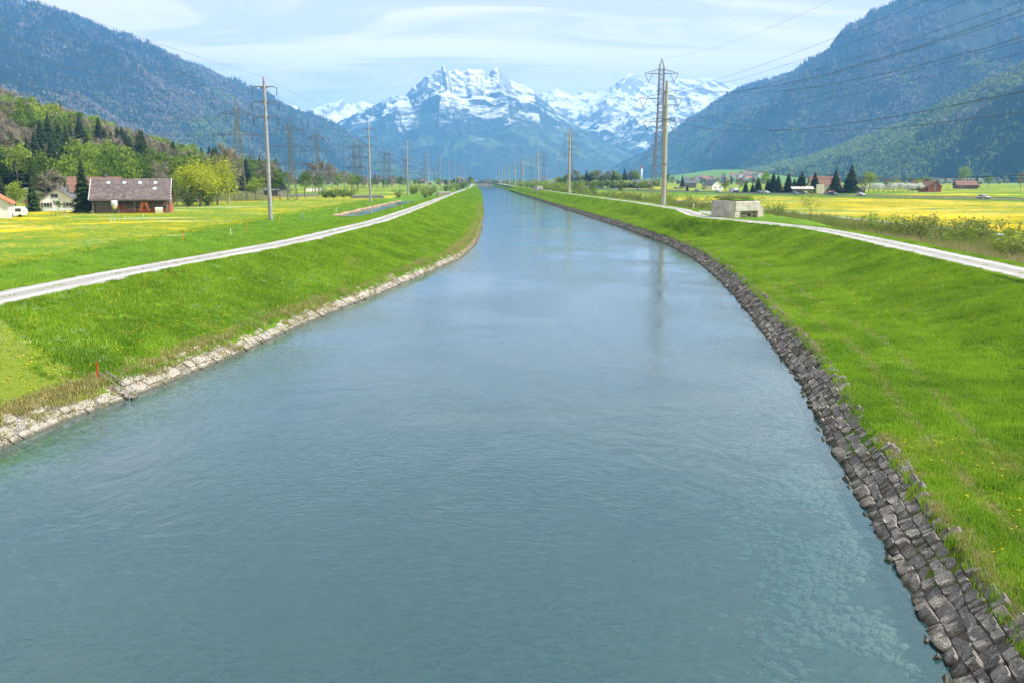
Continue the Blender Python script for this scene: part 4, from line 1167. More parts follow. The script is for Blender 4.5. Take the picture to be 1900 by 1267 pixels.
# ---- the wood on the hill (skyline of the hill falls from the left edge towards the pylons)
def place_hill():
    R = np.random.default_rng(5)
    pts = []
    for _ in range(5200):
        Y = R.uniform(262, 640); az = R.uniform(-0.60, -0.20); X = az * Y
        front = 268 + 26 * math.sin(X * .03) + (38 if X > -110 else 0)
        if az > -0.31: front += 35
        if Y < front or X > -62 - 0.10 * Y: continue
        h = float(hill_z(X, Y))
        if Y > 440 and h < 2.0 and R.random() < .7: continue
        mind = 5.2 + (Y - 260) * 0.012
        if any((X - a) ** 2 + (Y - b) ** 2 < mind ** 2 for a, b, c_, d_ in pts): continue
        pts.append((X, Y, h, 0))
    return pts
def project0(X, Y):
    q = ROT.transposed() @ (Vector((X, Y, 12.0)) - CAM)
    return 950 - F * q.x / q.z
HP = place_hill()
HP.sort(key=lambda q: q[1])
lab = {'broadleaf': ('leafy bright green tree in the wood on the low hill behind the farm', 'leafy trees of the hillside wood'),
       'bare': ('leafless grey tree in the wood on the low hill behind the farm', 'leafless trees of the hillside wood'),
       'conifer': ('dark spruce in the wood on the low hill behind the farm', 'spruces of the hillside wood')}
cnt = {'broadleaf': 0, 'bare': 0, 'conifer': 0}
for X, Y, h, _ in HP:
    g = float(fbm(np.array(X / 45.), np.array(Y / 60.), 3, 300)) + TR.uniform(-.16, .16)
    c_ = float(fbm(np.array(X / 50.), np.array(Y / 45.), 3, 310)) + TR.uniform(-.14, .14)
    kind = 'conifer' if c_ > 0.69 else ('broadleaf' if g > 0.49 else 'bare')
    if cnt[kind] >= 290: kind = min(cnt, key=cnt.get)
    cnt[kind] += 1
    hh = TR.uniform(11, 17) if kind != 'conifer' else TR.uniform(13, 20)
    mt = None
    if kind == 'broadleaf' and TR.random() < .4: mt = 'leaf_green'
    if kind == 'bare' and TR.random() < .45: mt = 'twig_brown'
    px_ = project0(X, Y)
    col = 'above the boarded building' if px_ < 70 else ('above the white house' if px_ < 160 else ('above the left half of the barn' if px_ < 235 else ('above the right half of the barn' if px_ < 310 else ('above the yellow willows' if px_ < 410 else 'behind the lattice pylons'))))
    bandn = 'at the hill foot' if Y < 330 else ('halfway up the hill' if Y < 440 else 'near the hill crest')
    kn = {'broadleaf': 'leafy green tree', 'bare': 'leafless %s tree' % ('brown' if mt == 'twig_brown' else 'grey'), 'conifer': 'dark spruce'}[kind]
    if kind == 'broadleaf' and mt: kn = 'deep green tree'
    kn = ('tall ' if hh > 15.6 else ('low ' if hh < 13.2 else '')) + kn
    tree(kind, (X, Y, ZL + h - .4), hh, ('%s %s, %s' % (kn, bandn, col)), 'tree', '%ss %s, %s' % (kn, bandn, col), mt, TR.uniform(.85, 1.15) * (1.45 if kind == 'conifer' else 1))

# ---- trees one can point at
def tree_px(kind, px, base_y, top_y, z, label, mat=None, wide=1.0, group=None, var=None):
    p = at(px, base_y, z); h = (base_y - top_y) * p.y / F
    return tree(kind, p, h, label, 'tree', group, mat, wide, var)
tree_px('conifer', 157, 396, 298, ZL, 'tall dark spruce standing between white house and red brown barn', None, 1.15)
tree_px('conifer', 62, 394, 330, ZL, 'dark bushy spruce behind the lamp post by the white house', None, 1.3)
tree_px('conifer', 8, 400, 330, ZL, 'dark spruce rising behind the orange roof at the left edge', None, 1.2)
tree_px('broadleaf', 30, 398, 338, ZL, 'rounded bright green tree between orange roof and lamp post', None, 1.3)
tree_px('broadleaf', 108, 393, 372, ZL, 'small round green tree before the white house wall', 'leaf_green', 1.4)
tree_px('bare', 100, 391, 318, ZL, 'fan shaped leafless grey tree above the white house roof', None, 1.3)
tree_px('willow', 372, 384, 300, ZL, 'broad yellow green willow, left one of the pair behind the barn', None, 1.15, var=0)
tree_px('willow', 404, 382, 295, ZL, 'broad yellow green willow nearest to the tall lattice pylon', None, 1.0, var=1)
tree_px('broadleaf', 328, 382, 322, ZL, 'pale green birch just right of the barn gable', None, .9)
tree_px('bare', 303, 384, 300, ZL, 'leafless white birch rising behind the barn ridge', None, .9)
tree_px('shrub', 318, 385, 345, ZL, 'olive green bush right beside the barn gable', 'leaf_shrub', 1.2)
tree_px('shrub', 350, 384, 352, ZL, 'low dense green bush at the foot of the yellow willows', 'leaf_green', 1.5)
tree_px('shrub', 385, 383, 348, ZL, 'low dense bush below the yellow willow beside the meadow', 'leaf_green', 1.5)
tree_px('bare', 425, 380, 268, ZL, 'tall leafless tree behind the first lattice pylon', 'twig_brown', .9)
tree_px('broadleaf', 420, 377, 320, ZL, 'dark leafy tree at the foot of the first lattice pylon', 'leaf_green', 1.0)
tree_px('broadleaf', 475, 374, 330, ZL, 'bright green bush right of the first lattice pylon', None, 1.5)
tree_px('broadleaf', 520, 372, 315, ZL, 'leafy green tree behind the grey shed', 'leaf_green', 1.1)
tree_px('bare', 498, 372, 300, ZL, 'leafless brown tree behind the grey shed', 'twig_brown', 1.1)
tree_px('broadleaf', 566, 368, 318, ZL, 'leafy green tree right of the second lattice pylon', 'leaf_green', 1.0)
# line of trees beyond the far meadow
row = [(580, 'bare', 302), (592, 'broadleaf', 322), (604, 'bare', 298), (616, 'bare', 306), (628, 'broadleaf', 318), (640, 'bare', 316), (652, 'broadleaf', 321), (664, 'broadleaf', 324), (676, 'bare', 326),
       (690, 'broadleaf', 331), (700, 'bare', 322), (712, 'broadleaf', 332), (728, 'bare', 324), (742, 'broadleaf', 328), (756, 'broadleaf', 332), (770, 'broadleaf', 334)]
for i, (x_, k_, y_) in enumerate(row):
    b_ = 362 - (x_ - 580) * 0.075
    tree_px(k_, x_, b_, y_, ZL, {'bare': 'leafless brown tree in the row along the far edge of the meadow', 'broadleaf': 'green tree in the row along the far edge of the meadow'}[k_], 'twig_brown' if k_ == 'bare' else ('leaf_green' if i % 2 else None), 1.15, {'bare': 'leafless trees along the far meadow edge', 'broadleaf': 'green trees along the far meadow edge'}[k_])
for i, (x_, y0, y1) in enumerate([(604, 368, 353), (619, 368, 352), (638, 367, 349), (649, 366, 353)]):
    p = at(x_, y0, ZL)
    tree('shrub', p, (y0 - y1) * p.y / F, 'dense dark green hedge bush in the meadow before the tree row', 'shrub', 'hedge bushes in the left meadow', 'leaf_green', 2.2)
# bushes along the far left bank
for i in range(46):
    Y = 380 + i * 19 + TR.uniform(-6, 6); X = float(pl(Y)) - 6 - TR.uniform(0, 16) - (i < 8) * 4
    mt = TR.choice([None, 'leaf_spring', 'leaf_green']); hh = TR.uniform(2.2, 5.0); cn = {None: 'olive', 'leaf_spring': 'light green', 'leaf_green': 'deep green'}[mt]; sz = 'big' if hh > 3.6 else 'small'; wn_ = 'just beyond the sluice' if Y < 600 else ('far along' if Y < 900 else 'near the end of')
    wn_ = wn_ if Y < 600 else wn_ + ' the left path'
    tree('shrub', (X, Y, float(ground_z(X, Y)) - .1), hh, '%s %s bush %s' % (sz, cn, wn_), 'shrub', '%s %s bushes %s' % (sz, cn, wn_), mt, 1.3)
tree_px('broadleaf', 873, 345, 328, 3.0, 'round dark green tree at the far end of the left path', 'leaf_green', 1.3)
tree_px('broadleaf', 877.5, 346, 334, 3.0, 'small round yellow green tree at the far end of the left path', 'leaf_willow', 1.3)
# right bank: scrub between path and meadow
def scrub(n, y0, y1, off0, off1, h0, h1, label, group, mats):
    for i in range(n):
        Y = math.exp(TR.uniform(math.log(y0), math.log(y1))); X = float(pr(Y)) + TR.uniform(off0, off1)
        if 112 < Y < 160 and X < float(pr(Y)) + 15: X = float(pr(Y)) + TR.uniform(15, 24)
        hh = TR.uniform(h0, h1); big = 'tall' if hh > (h0 + h1) / 2 else 'low'; where = 'path side' if X < float(pr(Y)) + (off0 + off1) / 2 else 'meadow side'
        tree('shrub', (X, Y, float(ground_z(X, Y)) - .1), hh, '%s %s, %s' % (big, label, where), 'shrub', '%s %s, %s' % (big, group, where), TR.choice(mats), TR.uniform(1.0, 1.6))
scrub(52, 58, 120, 9.0, 26, 1.4, 3.0, 'olive green shrub in the scrub strip beside the near right path', 'shrubs of the near scrub strip', [None, 'leaf_spring', None])
scrub(70, 160, 420, 6.0, 22, 1.8, 3.6, 'light green shrub in the scrub strip behind the concrete bunker', 'shrubs of the far scrub strip', [None, 'leaf_spring', 'leaf_shrub'])
scrub(70, 420, 1250, 5.0, 26, 2.5, 6.5, 'green bush beside the far stretch of the right path', 'bushes beside the far right path', [None, 'leaf_spring', 'leaf_green'])
tree_px('young', 1503, 416, 344, 2.6, 'slender young tree with sparse leaves right of the concrete bunker', None, 1.25)
tree_px('young', 1199, 371, 329, ZR, 'slender tree with sparse leaves left of the lattice pylon foot', None, 1.3)
tree_px('broadleaf', 1151, 361, 346, ZR, 'small round green tree beside the motorway before the yellow field', 'leaf_green', 1.3)
tree_px('conifer', 1275, 357, 343, ZR, 'small dark conical spruce beside the motorway', None, 1.5)
tree_px('broadleaf', 1306, 357, 344, ZR, 'small pale green tree beside the motorway', None, 1.3)
tree_px('broadleaf', 1346, 358, 335, ZR, 'round grey green tree next to the small white gabled house', 'leaf_shrub', 1.3)
tree_px('broadleaf', 1237, 350, 322, ZR, 'big round green tree behind the concrete pole', 'leaf_green', 1.1)
tree_px('conifer', 1266, 350, 326, ZR, 'dark grey green spruce behind the small sheds', None, 1.5)
tree_px('bare', 1372, 356, 332, ZR, 'leafless brown tree left of the dark spruce row', 'twig_brown', 1.5)
tree_px('broadleaf', 1421, 352, 316, ZR, 'tall pale green tree rising behind the spruce row', None, .9)
sprs = [(1383, 337), (1396, 341), (1406, 329), (1424, 333), (1434, 321), (1443, 326), (1462, 321), (1473, 332), (1482, 326), (1487, 318), (1511, 320), (1549, 315), (1578, 306)]
for i, (x_, y_) in enumerate(sprs):
    tree_px('conifer', x_, 359.5, y_, ZR, 'tallest broad dark spruce beside the farmhouse' if i == 12 else ('dark spruce right before the farmhouse roof' if i == 11 else ('dark spruce standing alone left of the white box' if i == 10 else 'dark green spruce in the dense row beside the motorway')), None, 1.95,
            'spruces in the row beside the motorway' if i < 10 else None)
for i, (x_, y_) in enumerate([(1597, 328), (1612, 318), (1646, 330)]):
    tree_px(['bare', 'broadleaf', 'bare'][i], x_, 359, y_, ZR, ['leafless grey tree right of the tallest spruce', 'tall pale green tree between spruce and orchard', 'leafless slim tree rising over the orchard'][i], None, 1.1)
for i, x_ in enumerate(range(1622, 1708, 9)):
    tree_px('blossom', x_ + TR.uniform(-2, 2), 358.0 + TR.uniform(-.7, .7), 340 + TR.uniform(-1.5, 1.5), ZR, 'white blossoming fruit tree in the orchard row', None, 1.25, 'blossoming fruit trees of the orchard')
for i, x_ in enumerate((1560, 1604)):
    tree_px('blossom', x_, 359, 345, ZR, ['white blossoming tree under the farmhouse spruces', 'white blossoming tree at the left end of the orchard'][i], None, 1.2)
tree_px('broadleaf', 1703, 357, 330, ZR, 'bright green tree at the right end of the orchard', None, 1.1)
tree_px('broadleaf', 1664, 357, 333, ZR, 'bright green tree in the middle of the orchard', None, .8)
tree_px('broadleaf', 1716, 352, 328, ZR, 'round green tree behind the red barn', None, 1.3)
tree_px('broadleaf', 1788, 346, 308, ZR, 'tall pale leafed tree before the grey greenhouses', None, 1.15)
tree_px('conifer', 1811, 348.5, 328, ZR, 'dark round topped conifer before the grey greenhouses', None, 1.9)
tree_px('broadleaf', 1833, 349, 327, ZR, 'pale leafy tree before the right greenhouse', None, 1.3)
tree_px('bare', 1893, 358, 318, ZR, 'pale leafless tree at the right edge of the meadow', None, 1.1)
tree_px('young', 1757, 359, 345, ZR, 'tiny young tree alone in the meadow near the red barn', None, 1.2)
# far tree line left of the lattice pylon
for i in range(34):
    x_ = 1036 + i * 4.4 + TR.uniform(-1.5, 1.5); k_ = TR.choice(['bare', 'bare', 'broadleaf', 'conifer'] if i > 5 else ['broadleaf', 'bare', 'conifer'])
    tree_px(k_, x_, 349.5, TR.uniform(314, 326) if i > 3 else TR.uniform(324, 330), ZR, {'bare': 'leafless tree in the far wood beyond the motorway', 'broadleaf': 'leafy tree in the far wood beyond the motorway', 'conifer': 'dark spruce in the far wood beyond the motorway'}[k_],
            'twig_brown' if k_ == 'bare' and i % 2 else None, 1.1 if k_ != 'conifer' else 1.5, {'bare': 'leafless trees of the far wood', 'broadleaf': 'leafy trees of the far wood', 'conifer': 'spruces of the far wood'}[k_])
def belt(name, n, xf, base, hf, z, label, picks):
    P_ = []; S_ = []
    for i in range(n):
        x_ = xf(i); b_ = base(x_); p = at(x_, b_, z); P_.append(tuple(p)); S_.append(hf() * p.y / F / 11.5)
    scatter(name, WOODS, np.array(P_), np.array(S_), rng.uniform(0, 6.28, n), rng.choice(picks, n), None, label, 'trees')
belt('tree_belt', 90, lambda i: 1058 + i * 1.85 + TR.uniform(-1.2, 1.2), lambda x_: 350 + TR.uniform(-.8, .5), lambda: TR.uniform(11, 17), ZR, 'low yellow green belt of trees behind the yellow field', [0, 0, 1, 2])
belt('plain_trees_right', 110, lambda i: TR.choice([TR.uniform(1210, 1430), TR.uniform(1580, 1900)]), lambda x_: TR.uniform(340.6, 344.5), lambda: TR.uniform(7, 14), ZR, 'distant trees on the plain before the right mountain', [0, 1, 2, 3, 4, 6])
belt('plain_trees_left', 120, lambda i: TR.uniform(540, 876), lambda x_: TR.uniform(341, 347), lambda: TR.uniform(8, 16), ZL, 'distant trees on the plain left of the canal', [0, 1, 2, 3, 4, 5])
belt('valley_end_trees', 60, lambda i: TR.uniform(878, 1055), lambda x_: TR.uniform(340, 342.5), lambda: TR.uniform(5, 9), ZR, 'tiny distant trees at the far end of the valley', [0, 1, 2, 3])

# reeds in the scrub strip
REED = [tuft('reed_tuft', 'reed', 22, 1.25, 0.45, 0.02, k + 40, 0.7) for k in range(3)]
GREENREED = [tuft('tall_grass', 'leaf_shrub', 24, 1.0, 0.5, 0.022, k + 60, 0.7) for k in range(3)]
Y = logY(5200, 48, 420); X = pr(Y) + 6.5 + rng.random(len(Y)) * 20
k = ~((Y > 108) & (Y < 160) & (X < pr(Y) + 15)) & (X < 65); X, Y = X[k], Y[k]
scatter('tall_grass_scrub', GREENREED, np.stack([X, Y, ground_z(X, Y)], 1), rng.uniform(.7, 1.5, len(X)), rng.uniform(0, 6.28, len(X)), rng.integers(0, 3, len(X)), None, 'tall rank grass between the shrubs beside the right path', 'grass')
Y = logY(1500, 52, 300); X = pr(Y) + 6.0 + np.abs(rng.normal(0, 3.0, len(Y)))
k = ~((Y > 108) & (Y < 160) & (X < pr(Y) + 15)); X, Y = X[k], Y[k]
scatter('reeds', REED, np.stack([X, Y, ground_z(X, Y)], 1), rng.uniform(.6, 1.25, len(X)), rng.uniform(0, 6.28, len(X)), rng.integers(0, 3, len(X)), None, 'straw coloured reeds at the edge of the scrub strip', 'reeds')
# ================================================================== THINGS
def project(P):
    q = ROT.transposed() @ (Vector(P) - CAM)
    return 950 - F * q.x / q.z, 633.5 + F * q.y / q.z
def part(root, name, mat, *boxes):
    m = MB()
    for b in boxes: m.box(*b)
    return m.build(name, mat, root)
def window(root, face, u, z, w, h, dims, frame='wood_white', pane='glass_dark'):
    W, D = dims
    m = MB(); g = MB(); e = 0.06
    def quad_box(mm, a0, a1, z0, z1, d0, d1):
        if face == 'f': mm.box(a0, a1, -D / 2 - d1, -D / 2 - d0, z0, z1)
        elif face == 'b': mm.box(a0, a1, D / 2 + d0, D / 2 + d1, z0, z1)
        elif face == 'r': mm.box(W / 2 + d0, W / 2 + d1, a0, a1, z0, z1)
        else: mm.box(-W / 2 - d1, -W / 2 - d0, a0, a1, z0, z1)
    a0, a1 = u - w / 2, u + w / 2
    for q in ((a0 - e, a0 + e, z, z + h), (a1 - e, a1 + e, z, z + h), (u - e / 2, u + e / 2, z + e, z + h - e), (a0 + e, a1 - e, z - e, z + e), (a0 + e, a1 - e, z + h - e, z + h + e)):
        quad_box(m, *q, 0.0, 0.09)
    quad_box(g, a0 + .03, a1 - .03, z + .03, z + h - .03, 0.003, 0.04)
    f = m.build('window', frame, root); g.build('pane', pane, f)
    return f
def roof_mesh(W, D, h, rh, ridge, over, th=0.16):
    m = MB()
    a, b = (D / 2, W / 2) if ridge == 'x' else (W / 2, D / 2)
    sl = rh / a; e = over
    for s_ in (-1, 1):
        pr_ = [(s_ * (a + e), h - sl * e), (0, h + rh), (0, h + rh + th), (s_ * (a + e), h - sl * e + th)]
        if ridge == 'x': poly = [(-b - e, p_[0], p_[1]) for p_ in pr_]; ax = (2 * (b + e), 0, 0)
        else: poly = [(p_[0], -b - e, p_[1]) for p_ in pr_]; ax = (0, 2 * (b + e), 0)
        m.prism(poly, ax)
    return m
def house(name, label, cat, loc, rz, W, D, h, rh, ridge='x', wall='plaster_white', roof='roof_orange', over=0.4, wins=(), doors=(), chimney=True, group=None, gable=None):
    r = empty(name, loc, rz); tag(r, label, cat, group)
    m = MB()
    if ridge == 'x': poly = [(-W / 2, -D / 2, -.3), (-W / 2, D / 2, -.3), (-W / 2, D / 2, h), (-W / 2, 0, h + rh), (-W / 2, -D / 2, h)]; ax = (W, 0, 0)
    else: poly = [(-W / 2, -D / 2, -.3), (W / 2, -D / 2, -.3), (W / 2, -D / 2, h), (0, -D / 2, h + rh), (-W / 2, -D / 2, h)]; ax = (0, D, 0)
    m.prism(poly, ax); o = m.build('wall', wall, r); fixn(o.data)
    ro = roof_mesh(W, D, h + .02, rh, ridge, over).build('roof', roof, r); fixn(ro.data)
    if chimney: part(ro, 'chimney', 'concrete_dark', (W * .2, W * .2 + .6, -.3, .3, h + rh * .6, h + rh + 0.9))
    for w_ in wins: window(r, *w_, (W, D))
    for (face, u, w_, hh) in doors:
        d_ = window(r, face, u, 0.08, w_, hh, (W, D), 'wood_brown', 'wood_brown'); d_.name = 'door'; d_.children[0].name = 'panel'
    return r

# ---- barn of the left farm
b = at(233, 396.5, ZL)
BW, BD, BH, BR = 15.4, 9.5, 3.3, 4.0
barn = empty('barn', b + Vector((0, 5, 0)), rad(13)); tag(barn, 'long brick and timber barn with mottled tiled roof and five skylights', 'barn')
m = MB(); m.prism([(-BW / 2, -BD / 2 + 1.6, -.3), (-BW / 2, BD / 2, -.3), (-BW / 2, BD / 2, BH), (-BW / 2, 0, BH + BR), (-BW / 2, -BD / 2 + 1.6, BH + 1.2)], (BW, 0, 0)); o = m.build('wall', 'wood_brown', barn); fixn(o.data)
part(barn, 'brick_wall', 'brick', (-BW / 2 + 5.0, BW / 2 + .03, -BD / 2 + 1.45, -BD / 2 + 1.59, -.3, 1.75))
part(barn, 'gable_base', 'brick', (BW / 2 + .005, BW / 2 + .16, -BD / 2 + 1.62, BD / 2, -.3, 1.7))
part(barn, 'gable_boards', 'roof_brown', (BW / 2 + .005, BW / 2 + .12, -BD / 2 + 1.62, BD / 2 - .2, 1.72, BH + .6))
part(barn, 'plank_door', 'wood_grey', *[(-BW / 2 + .5 + k * .42, -BW / 2 + .88 + k * .42, -BD / 2 + 1.46, -BD / 2 + 1.585, 0, 2.5) for k in range(10)])
for k in range(9):
    u = -BW / 2 + 6.6 + k * .92
    f = part(barn, 'window', 'galvanised', (u, u + .84, -BD / 2 + 1.36, -BD / 2 + 1.44, .95, 1.70)); part(f, 'pane', 'glass_dark', (u + .07, u + .77, -BD / 2 + 1.32, -BD / 2 + 1.355, 1.02, 1.63))
for k in range(9):
    x0 = -BW / 2 + 5.0 + k * 1.15
    MB().beam((x0, -BD / 2 + 1.5, 1.9), (x0 + .55, -BD / 2 + 1.5, 2.9), .07).build('diagonal_board', 'wood_grey', barn)
for x0 in (-BW / 2 + .1, -BW / 2 + 5.2, 0.8, BW / 2 - .2):
    part(barn, 'post', 'wood_grey', (x0 - .1, x0 + .1, -BD / 2 - .25, -BD / 2 - .05, -.2, BH - .12))
rf = roof_mesh(BW, BD, BH, BR, 'x', .55).build('roof', 'roof_brown', barn); fixn(rf.data)
m = MB(); sl = BR / (BD / 2); L = math.hypot(BR, BD / 2) * (1 + .55 / (BD / 2)); nrow = 15; RT = random.Random(3)
for j in range(nrow):
    for i in range(36):
        x = -BW / 2 - .5 + (i + .5 * (j % 2)) * .455; s0 = j / nrow; s1 = (j + 1.15) / nrow
        if x > BW / 2 + .3: continue
        q = lambda s_: (-(BD / 2 + .55) * (1 - s_), BH - sl * .55 + (BR + sl * .55) * s_ + .17)
        (ya_, za), (yb, zb) = q(s0), q(min(s1, 1)); k = RT.uniform(0, .02)
        m.add([(x, ya_, za + .05 + k), (x + .44, ya_, za + .05 + k), (x + .44, yb, zb + .012 + k), (x, yb, zb + .012 + k)], [(0, 1, 2, 3)])
tag(m.build('roof_tiles', 'tile', rf), kind='stuff')
for (u, s_) in ((-5.0, .78), (-1.75, .78), (1.45, .78), (4.65, .78), (4.55, .50)):
    y_, z_ = -(BD / 2 + .55) * (1 - s_), BH - sl * .55 + (BR + sl * .55) * s_ + .30
    m = MB(); m.add([(u, y_ - .27, z_ - .22), (u + .7, y_ - .27, z_ - .22), (u + .7, y_ + .27, z_ + .23), (u, y_ + .27, z_ + .23), (u, y_ - .27, z_ - .34), (u + .7, y_ - .27, z_ - .34), (u + .7, y_ + .27, z_ + .11), (u, y_ + .27, z_ + .11)],
                    [(0, 1, 2, 3), (4, 7, 6, 5), (0, 4, 5, 1), (1, 5, 6, 2), (2, 6, 7, 3), (3, 7, 4, 0)]); m.build('skylight', 'skylight', rf)
MB().beam((-BW / 2 - .5, -BD / 2 - .62, BH - .48), (BW / 2 + .5, -BD / 2 - .62, BH - .48), .08, n=6).build('gutter', 'galvanised', rf)
for s_ in (-1, 1):
    MB().beam((s_ * (BW / 2 + .58), -(BD / 2 + .55), BH - .38), (s_ * (BW / 2 + .58), 0, BH + BR + .15), .10).build('bargeboard', 'wood_white', rf)
def on_barn(x, y, z=0): return barn.matrix_basis @ Vector((x, y, z))
silo = empty('feed_silo', on_barn(-BW / 2 + 4.5, -BD / 2 - .55), rad(13)); tag(silo, 'white feed silo with yellow funnel standing under the barn eave', 'silo')
MB().lathe([(.62, 1.62), (.66, 1.66), (.66, 2.72), (.5, 2.78)], 20).build('tank', 'metal_white', silo, True); MB().lathe([(.14, .62), (.62, 1.6)], 16).build('funnel', 'plastic_yellow', silo, True)
for k in range(4):
    a = k * math.pi / 2 + .78; MB().beam((.6 * math.cos(a), .6 * math.sin(a), -.1), (.6 * math.cos(a), .6 * math.sin(a), 1.9), .04).build('leg', 'galvanised', silo)
ted = empty('hay_tedder', on_barn(3.0, -BD / 2 - 1.4), rad(13)); tag(ted, 'red folded hay tedder parked before the barn windows', 'farm machine')
m = MB(); m.beam((-.9, 0, .5), (.9, 0, .5), .09); m.beam((-.75, 0, .5), (-.35, 0, 2.2), .09); m.beam((.75, 0, .5), (.3, 0, 2.2), .09); m.beam((0, -.9, .45), (0, .3, .55), .08); m.build('frame', 'paint_red', ted)
for x_, z_ in ((-.6, 1.5), (.55, 1.5), (-.4, 2.1), (.35, 2.1), (-.8, .8), (.8, .8)):
    mm = MB()
    for k in range(6):
        a = k * math.pi / 3; mm.beam((x_, -.15, z_), (x_ + .45 * math.cos(a), -.2, z_ + .45 * math.sin(a)), .035)
    mm.build('rotor', 'paint_orange', ted)
for s_ in (-1, 1): MB().add([(s_ * .8 + .08 * q, .3 * math.cos(k * .785), .3 + .3 * math.sin(k * .785)) for q in (-1, 1) for k in range(8)], [tuple(range(8)), tuple(range(15, 7, -1))] + [(k, 8 + k, 8 + (k + 1) % 8, (k + 1) % 8) for k in range(8)]).build('wheel', 'rubber', ted)
har = empty('harrow', on_barn(-.6, -BD / 2 - 1.5), rad(13)); tag(har, 'dark low harrow lying before the barn beside the silo', 'farm machine')
m = MB()
for k in range(4): m.beam((-1.6, -.6 + .4 * k, .35), (1.6, -.6 + .4 * k, .45), .06)
m.beam((-1.5, -.6, .4), (1.4, .6, 1.2), .06); m.build('frame', 'arm_rust', har)
for k in range(9): MB().beam((-1.5 + k * .38, -.4, .4), (-1.5 + k * .38, -.4, -.05), .035).build('tine', 'dark', har)
hut = empty('calf_hutch', on_barn(5.1, -BD / 2 - 1.2), rad(13)); tag(hut, 'cream plastic calf hutch with arched roof right of the red machine', 'calf hutch')
m = MB(); arch = [(-.65, 0, 0)] + [(-.65 * math.cos(k * math.pi / 8), 0, .75 + .55 * math.sin(k * math.pi / 8)) for k in range(9)] + [(.65, 0, 0)]
o = m.prism([(0.0, p_[0], p_[2]) for p_ in arch], (1.5, 0, 0)).build('shell', 'plastic_cream', hut); fixn(o.data)
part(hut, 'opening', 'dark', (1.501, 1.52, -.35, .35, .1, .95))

# ---- houses on the left
h1 = at(96, 392, ZL)
wh = house('house', 'white house with grey slate roof and dark window shutters beside the spruce', 'house', h1 + Vector((0, 5, 0)), rad(17), 7.4, 10, 2.6, 2.6, 'y', 'plaster_white', 'roof_slate', .55, [('f', -.6, 3.0, 1.5, .95), ('f', -2.4, .9, 1.3, 1.0), ('f', 2.3, .9, 1.4, 1.0), ('r', -2, .9, 1.2, 1.0)])
for u in (-3.3, -1.5, 1.35, 3.2): part(wh, 'shutter', 'wood_brown', (u - .22, u + .22, -5.10, -5.003, .88, 1.95))
part(wh, 'dormer', 'plaster_white', (2.0, 3.6, .6, 2.6, 2.7, 4.0)); part(wh, 'dormer_roof', 'roof_slate', (1.7, 3.9, .4, 2.8, 4.01, 4.2))
h2 = at(-12, 405.5, ZL)
house('shed_house', 'white boarded building with orange tiled roof cut by the left edge', 'building', h2 + Vector((-1.5, 3.5, 0)), rad(20), 6.0, 7, 2.9, 1.9, 'y', 'wood_white', 'roof_orange', .5, [('f', .5, .9, 1.0, .8)], chimney=False)
house('house', 'house with pale red roof half hidden behind the big spruce', 'house', at(152, 389, ZL) + Vector((0, 9, 0)), rad(10), 12, 9, 3.6, 4.2, 'x', 'plaster_white', 'roof_brown', .4, [('f', -3, 1.2, 1, 1.2), ('f', 0, 1.2, 1, 1.2)])
lampp = empty('street_lamp', at(52, 399, ZL), rad(15)); tag(lampp, 'slim grey lamp post left of the white house', 'street lamp')
MB().beam((0, 0, -.2), (0, 0, 5.4), .075, .05, 8).build('post', 'galvanised', lampp); part(lampp, 'lamp_head', 'metal_white', (-.12, .55, -.1, .1, 5.40, 5.52))
fl = at(52, 399, ZL) + Vector((-.25, -.05, 2.35)); m = MB()
m.add([(0, 0, 0), (.2, .03, 0), (.22, -.02, .75), (.05, .04, .85), (-.12, .02, .2), (.0, .05, .02), (.2, .06, .02), (.22, .02, .77), (.05, .07, .87), (-.12, .05, .22)], [(0, 1, 2, 3, 4), (9, 8, 7, 6, 5), (0, 5, 6, 1), (1, 6, 7, 2), (2, 7, 8, 3), (3, 8, 9, 4), (4, 9, 5, 0)])
fo = m.build('flag', 'paint_red'); fo.location = fl; tag(fo, 'red flag hanging limp beside the lamp post', 'flag')
cv = empty('caravan', at(30, 404, ZL) + Vector((0, 1.5, 0)), rad(20)); tag(cv, 'white caravan parked beside the boarded building', 'caravan')
o = MB().prism([(-1.1, -1, .35), (1.2, -1, .35), (1.35, -1, 1.2), (.9, -1, 2.0), (-.9, -1, 2.05), (-1.2, -1, 1.2)], (0, 2, 0)).build('body', 'metal_white', cv, False, .06); fixn(o.data)
part(cv, 'window', 'glass_dark', (-.6, .35, -1.03, -1.003, 1.1, 1.7))
for s_ in (-1, 1): MB().beam((.1, s_ * 1.02, .3), (.1, s_ * .85, .3), .3, n=10).build('wheel', 'rubber', cv)
for i, (x_, y_) in enumerate([(96, 401), (104, 401), (111, 400.5), (115.5, 400), (119, 399.5), (122.5, 399)]):
    p = at(x_, y_, ZL); e = empty('fence_post', p); tag(e, 'weathered leaning fence post before the white house', 'fence post', 'fence posts before the white house')
    MB().beam((0, 0, -.2), (TR.uniform(-.15, .15), 0, 1.0), .07, .06, 6).build('post', 'wood_grey', e)
p = at(487, 365, ZL)
house('shed', 'grey weathered wooden shed at the wood edge behind the pole', 'shed', at(504, 365.5, ZL) + Vector((0, 3, 0)), rad(-8), 6.4, 5, 2.6, .5, 'x', 'wood_grey', 'roof_slate', .5, chimney=False, doors=[('f', -1.2, 1.6, 1.9)])
def low_wall(name, label, pa, pb, h, th, mat, cat='wall'):
    a, b_ = Vector(pa), Vector(pb); d = (b_ - a); L_ = d.length; e = empty(name, a, math.atan2(d.y, d.x)); tag(e, label, cat)
    o = MB().prism([(0, 0, -.2), (L_, 0, -.2), (L_ - h, 0, h), (0, 0, h)], (0, th, 0)).build('wall', mat, e); fixn(o.data)
    part(e, 'coping', 'concrete', (-.05, L_ - h, -.08, th + .08, h + .002, h + .12))
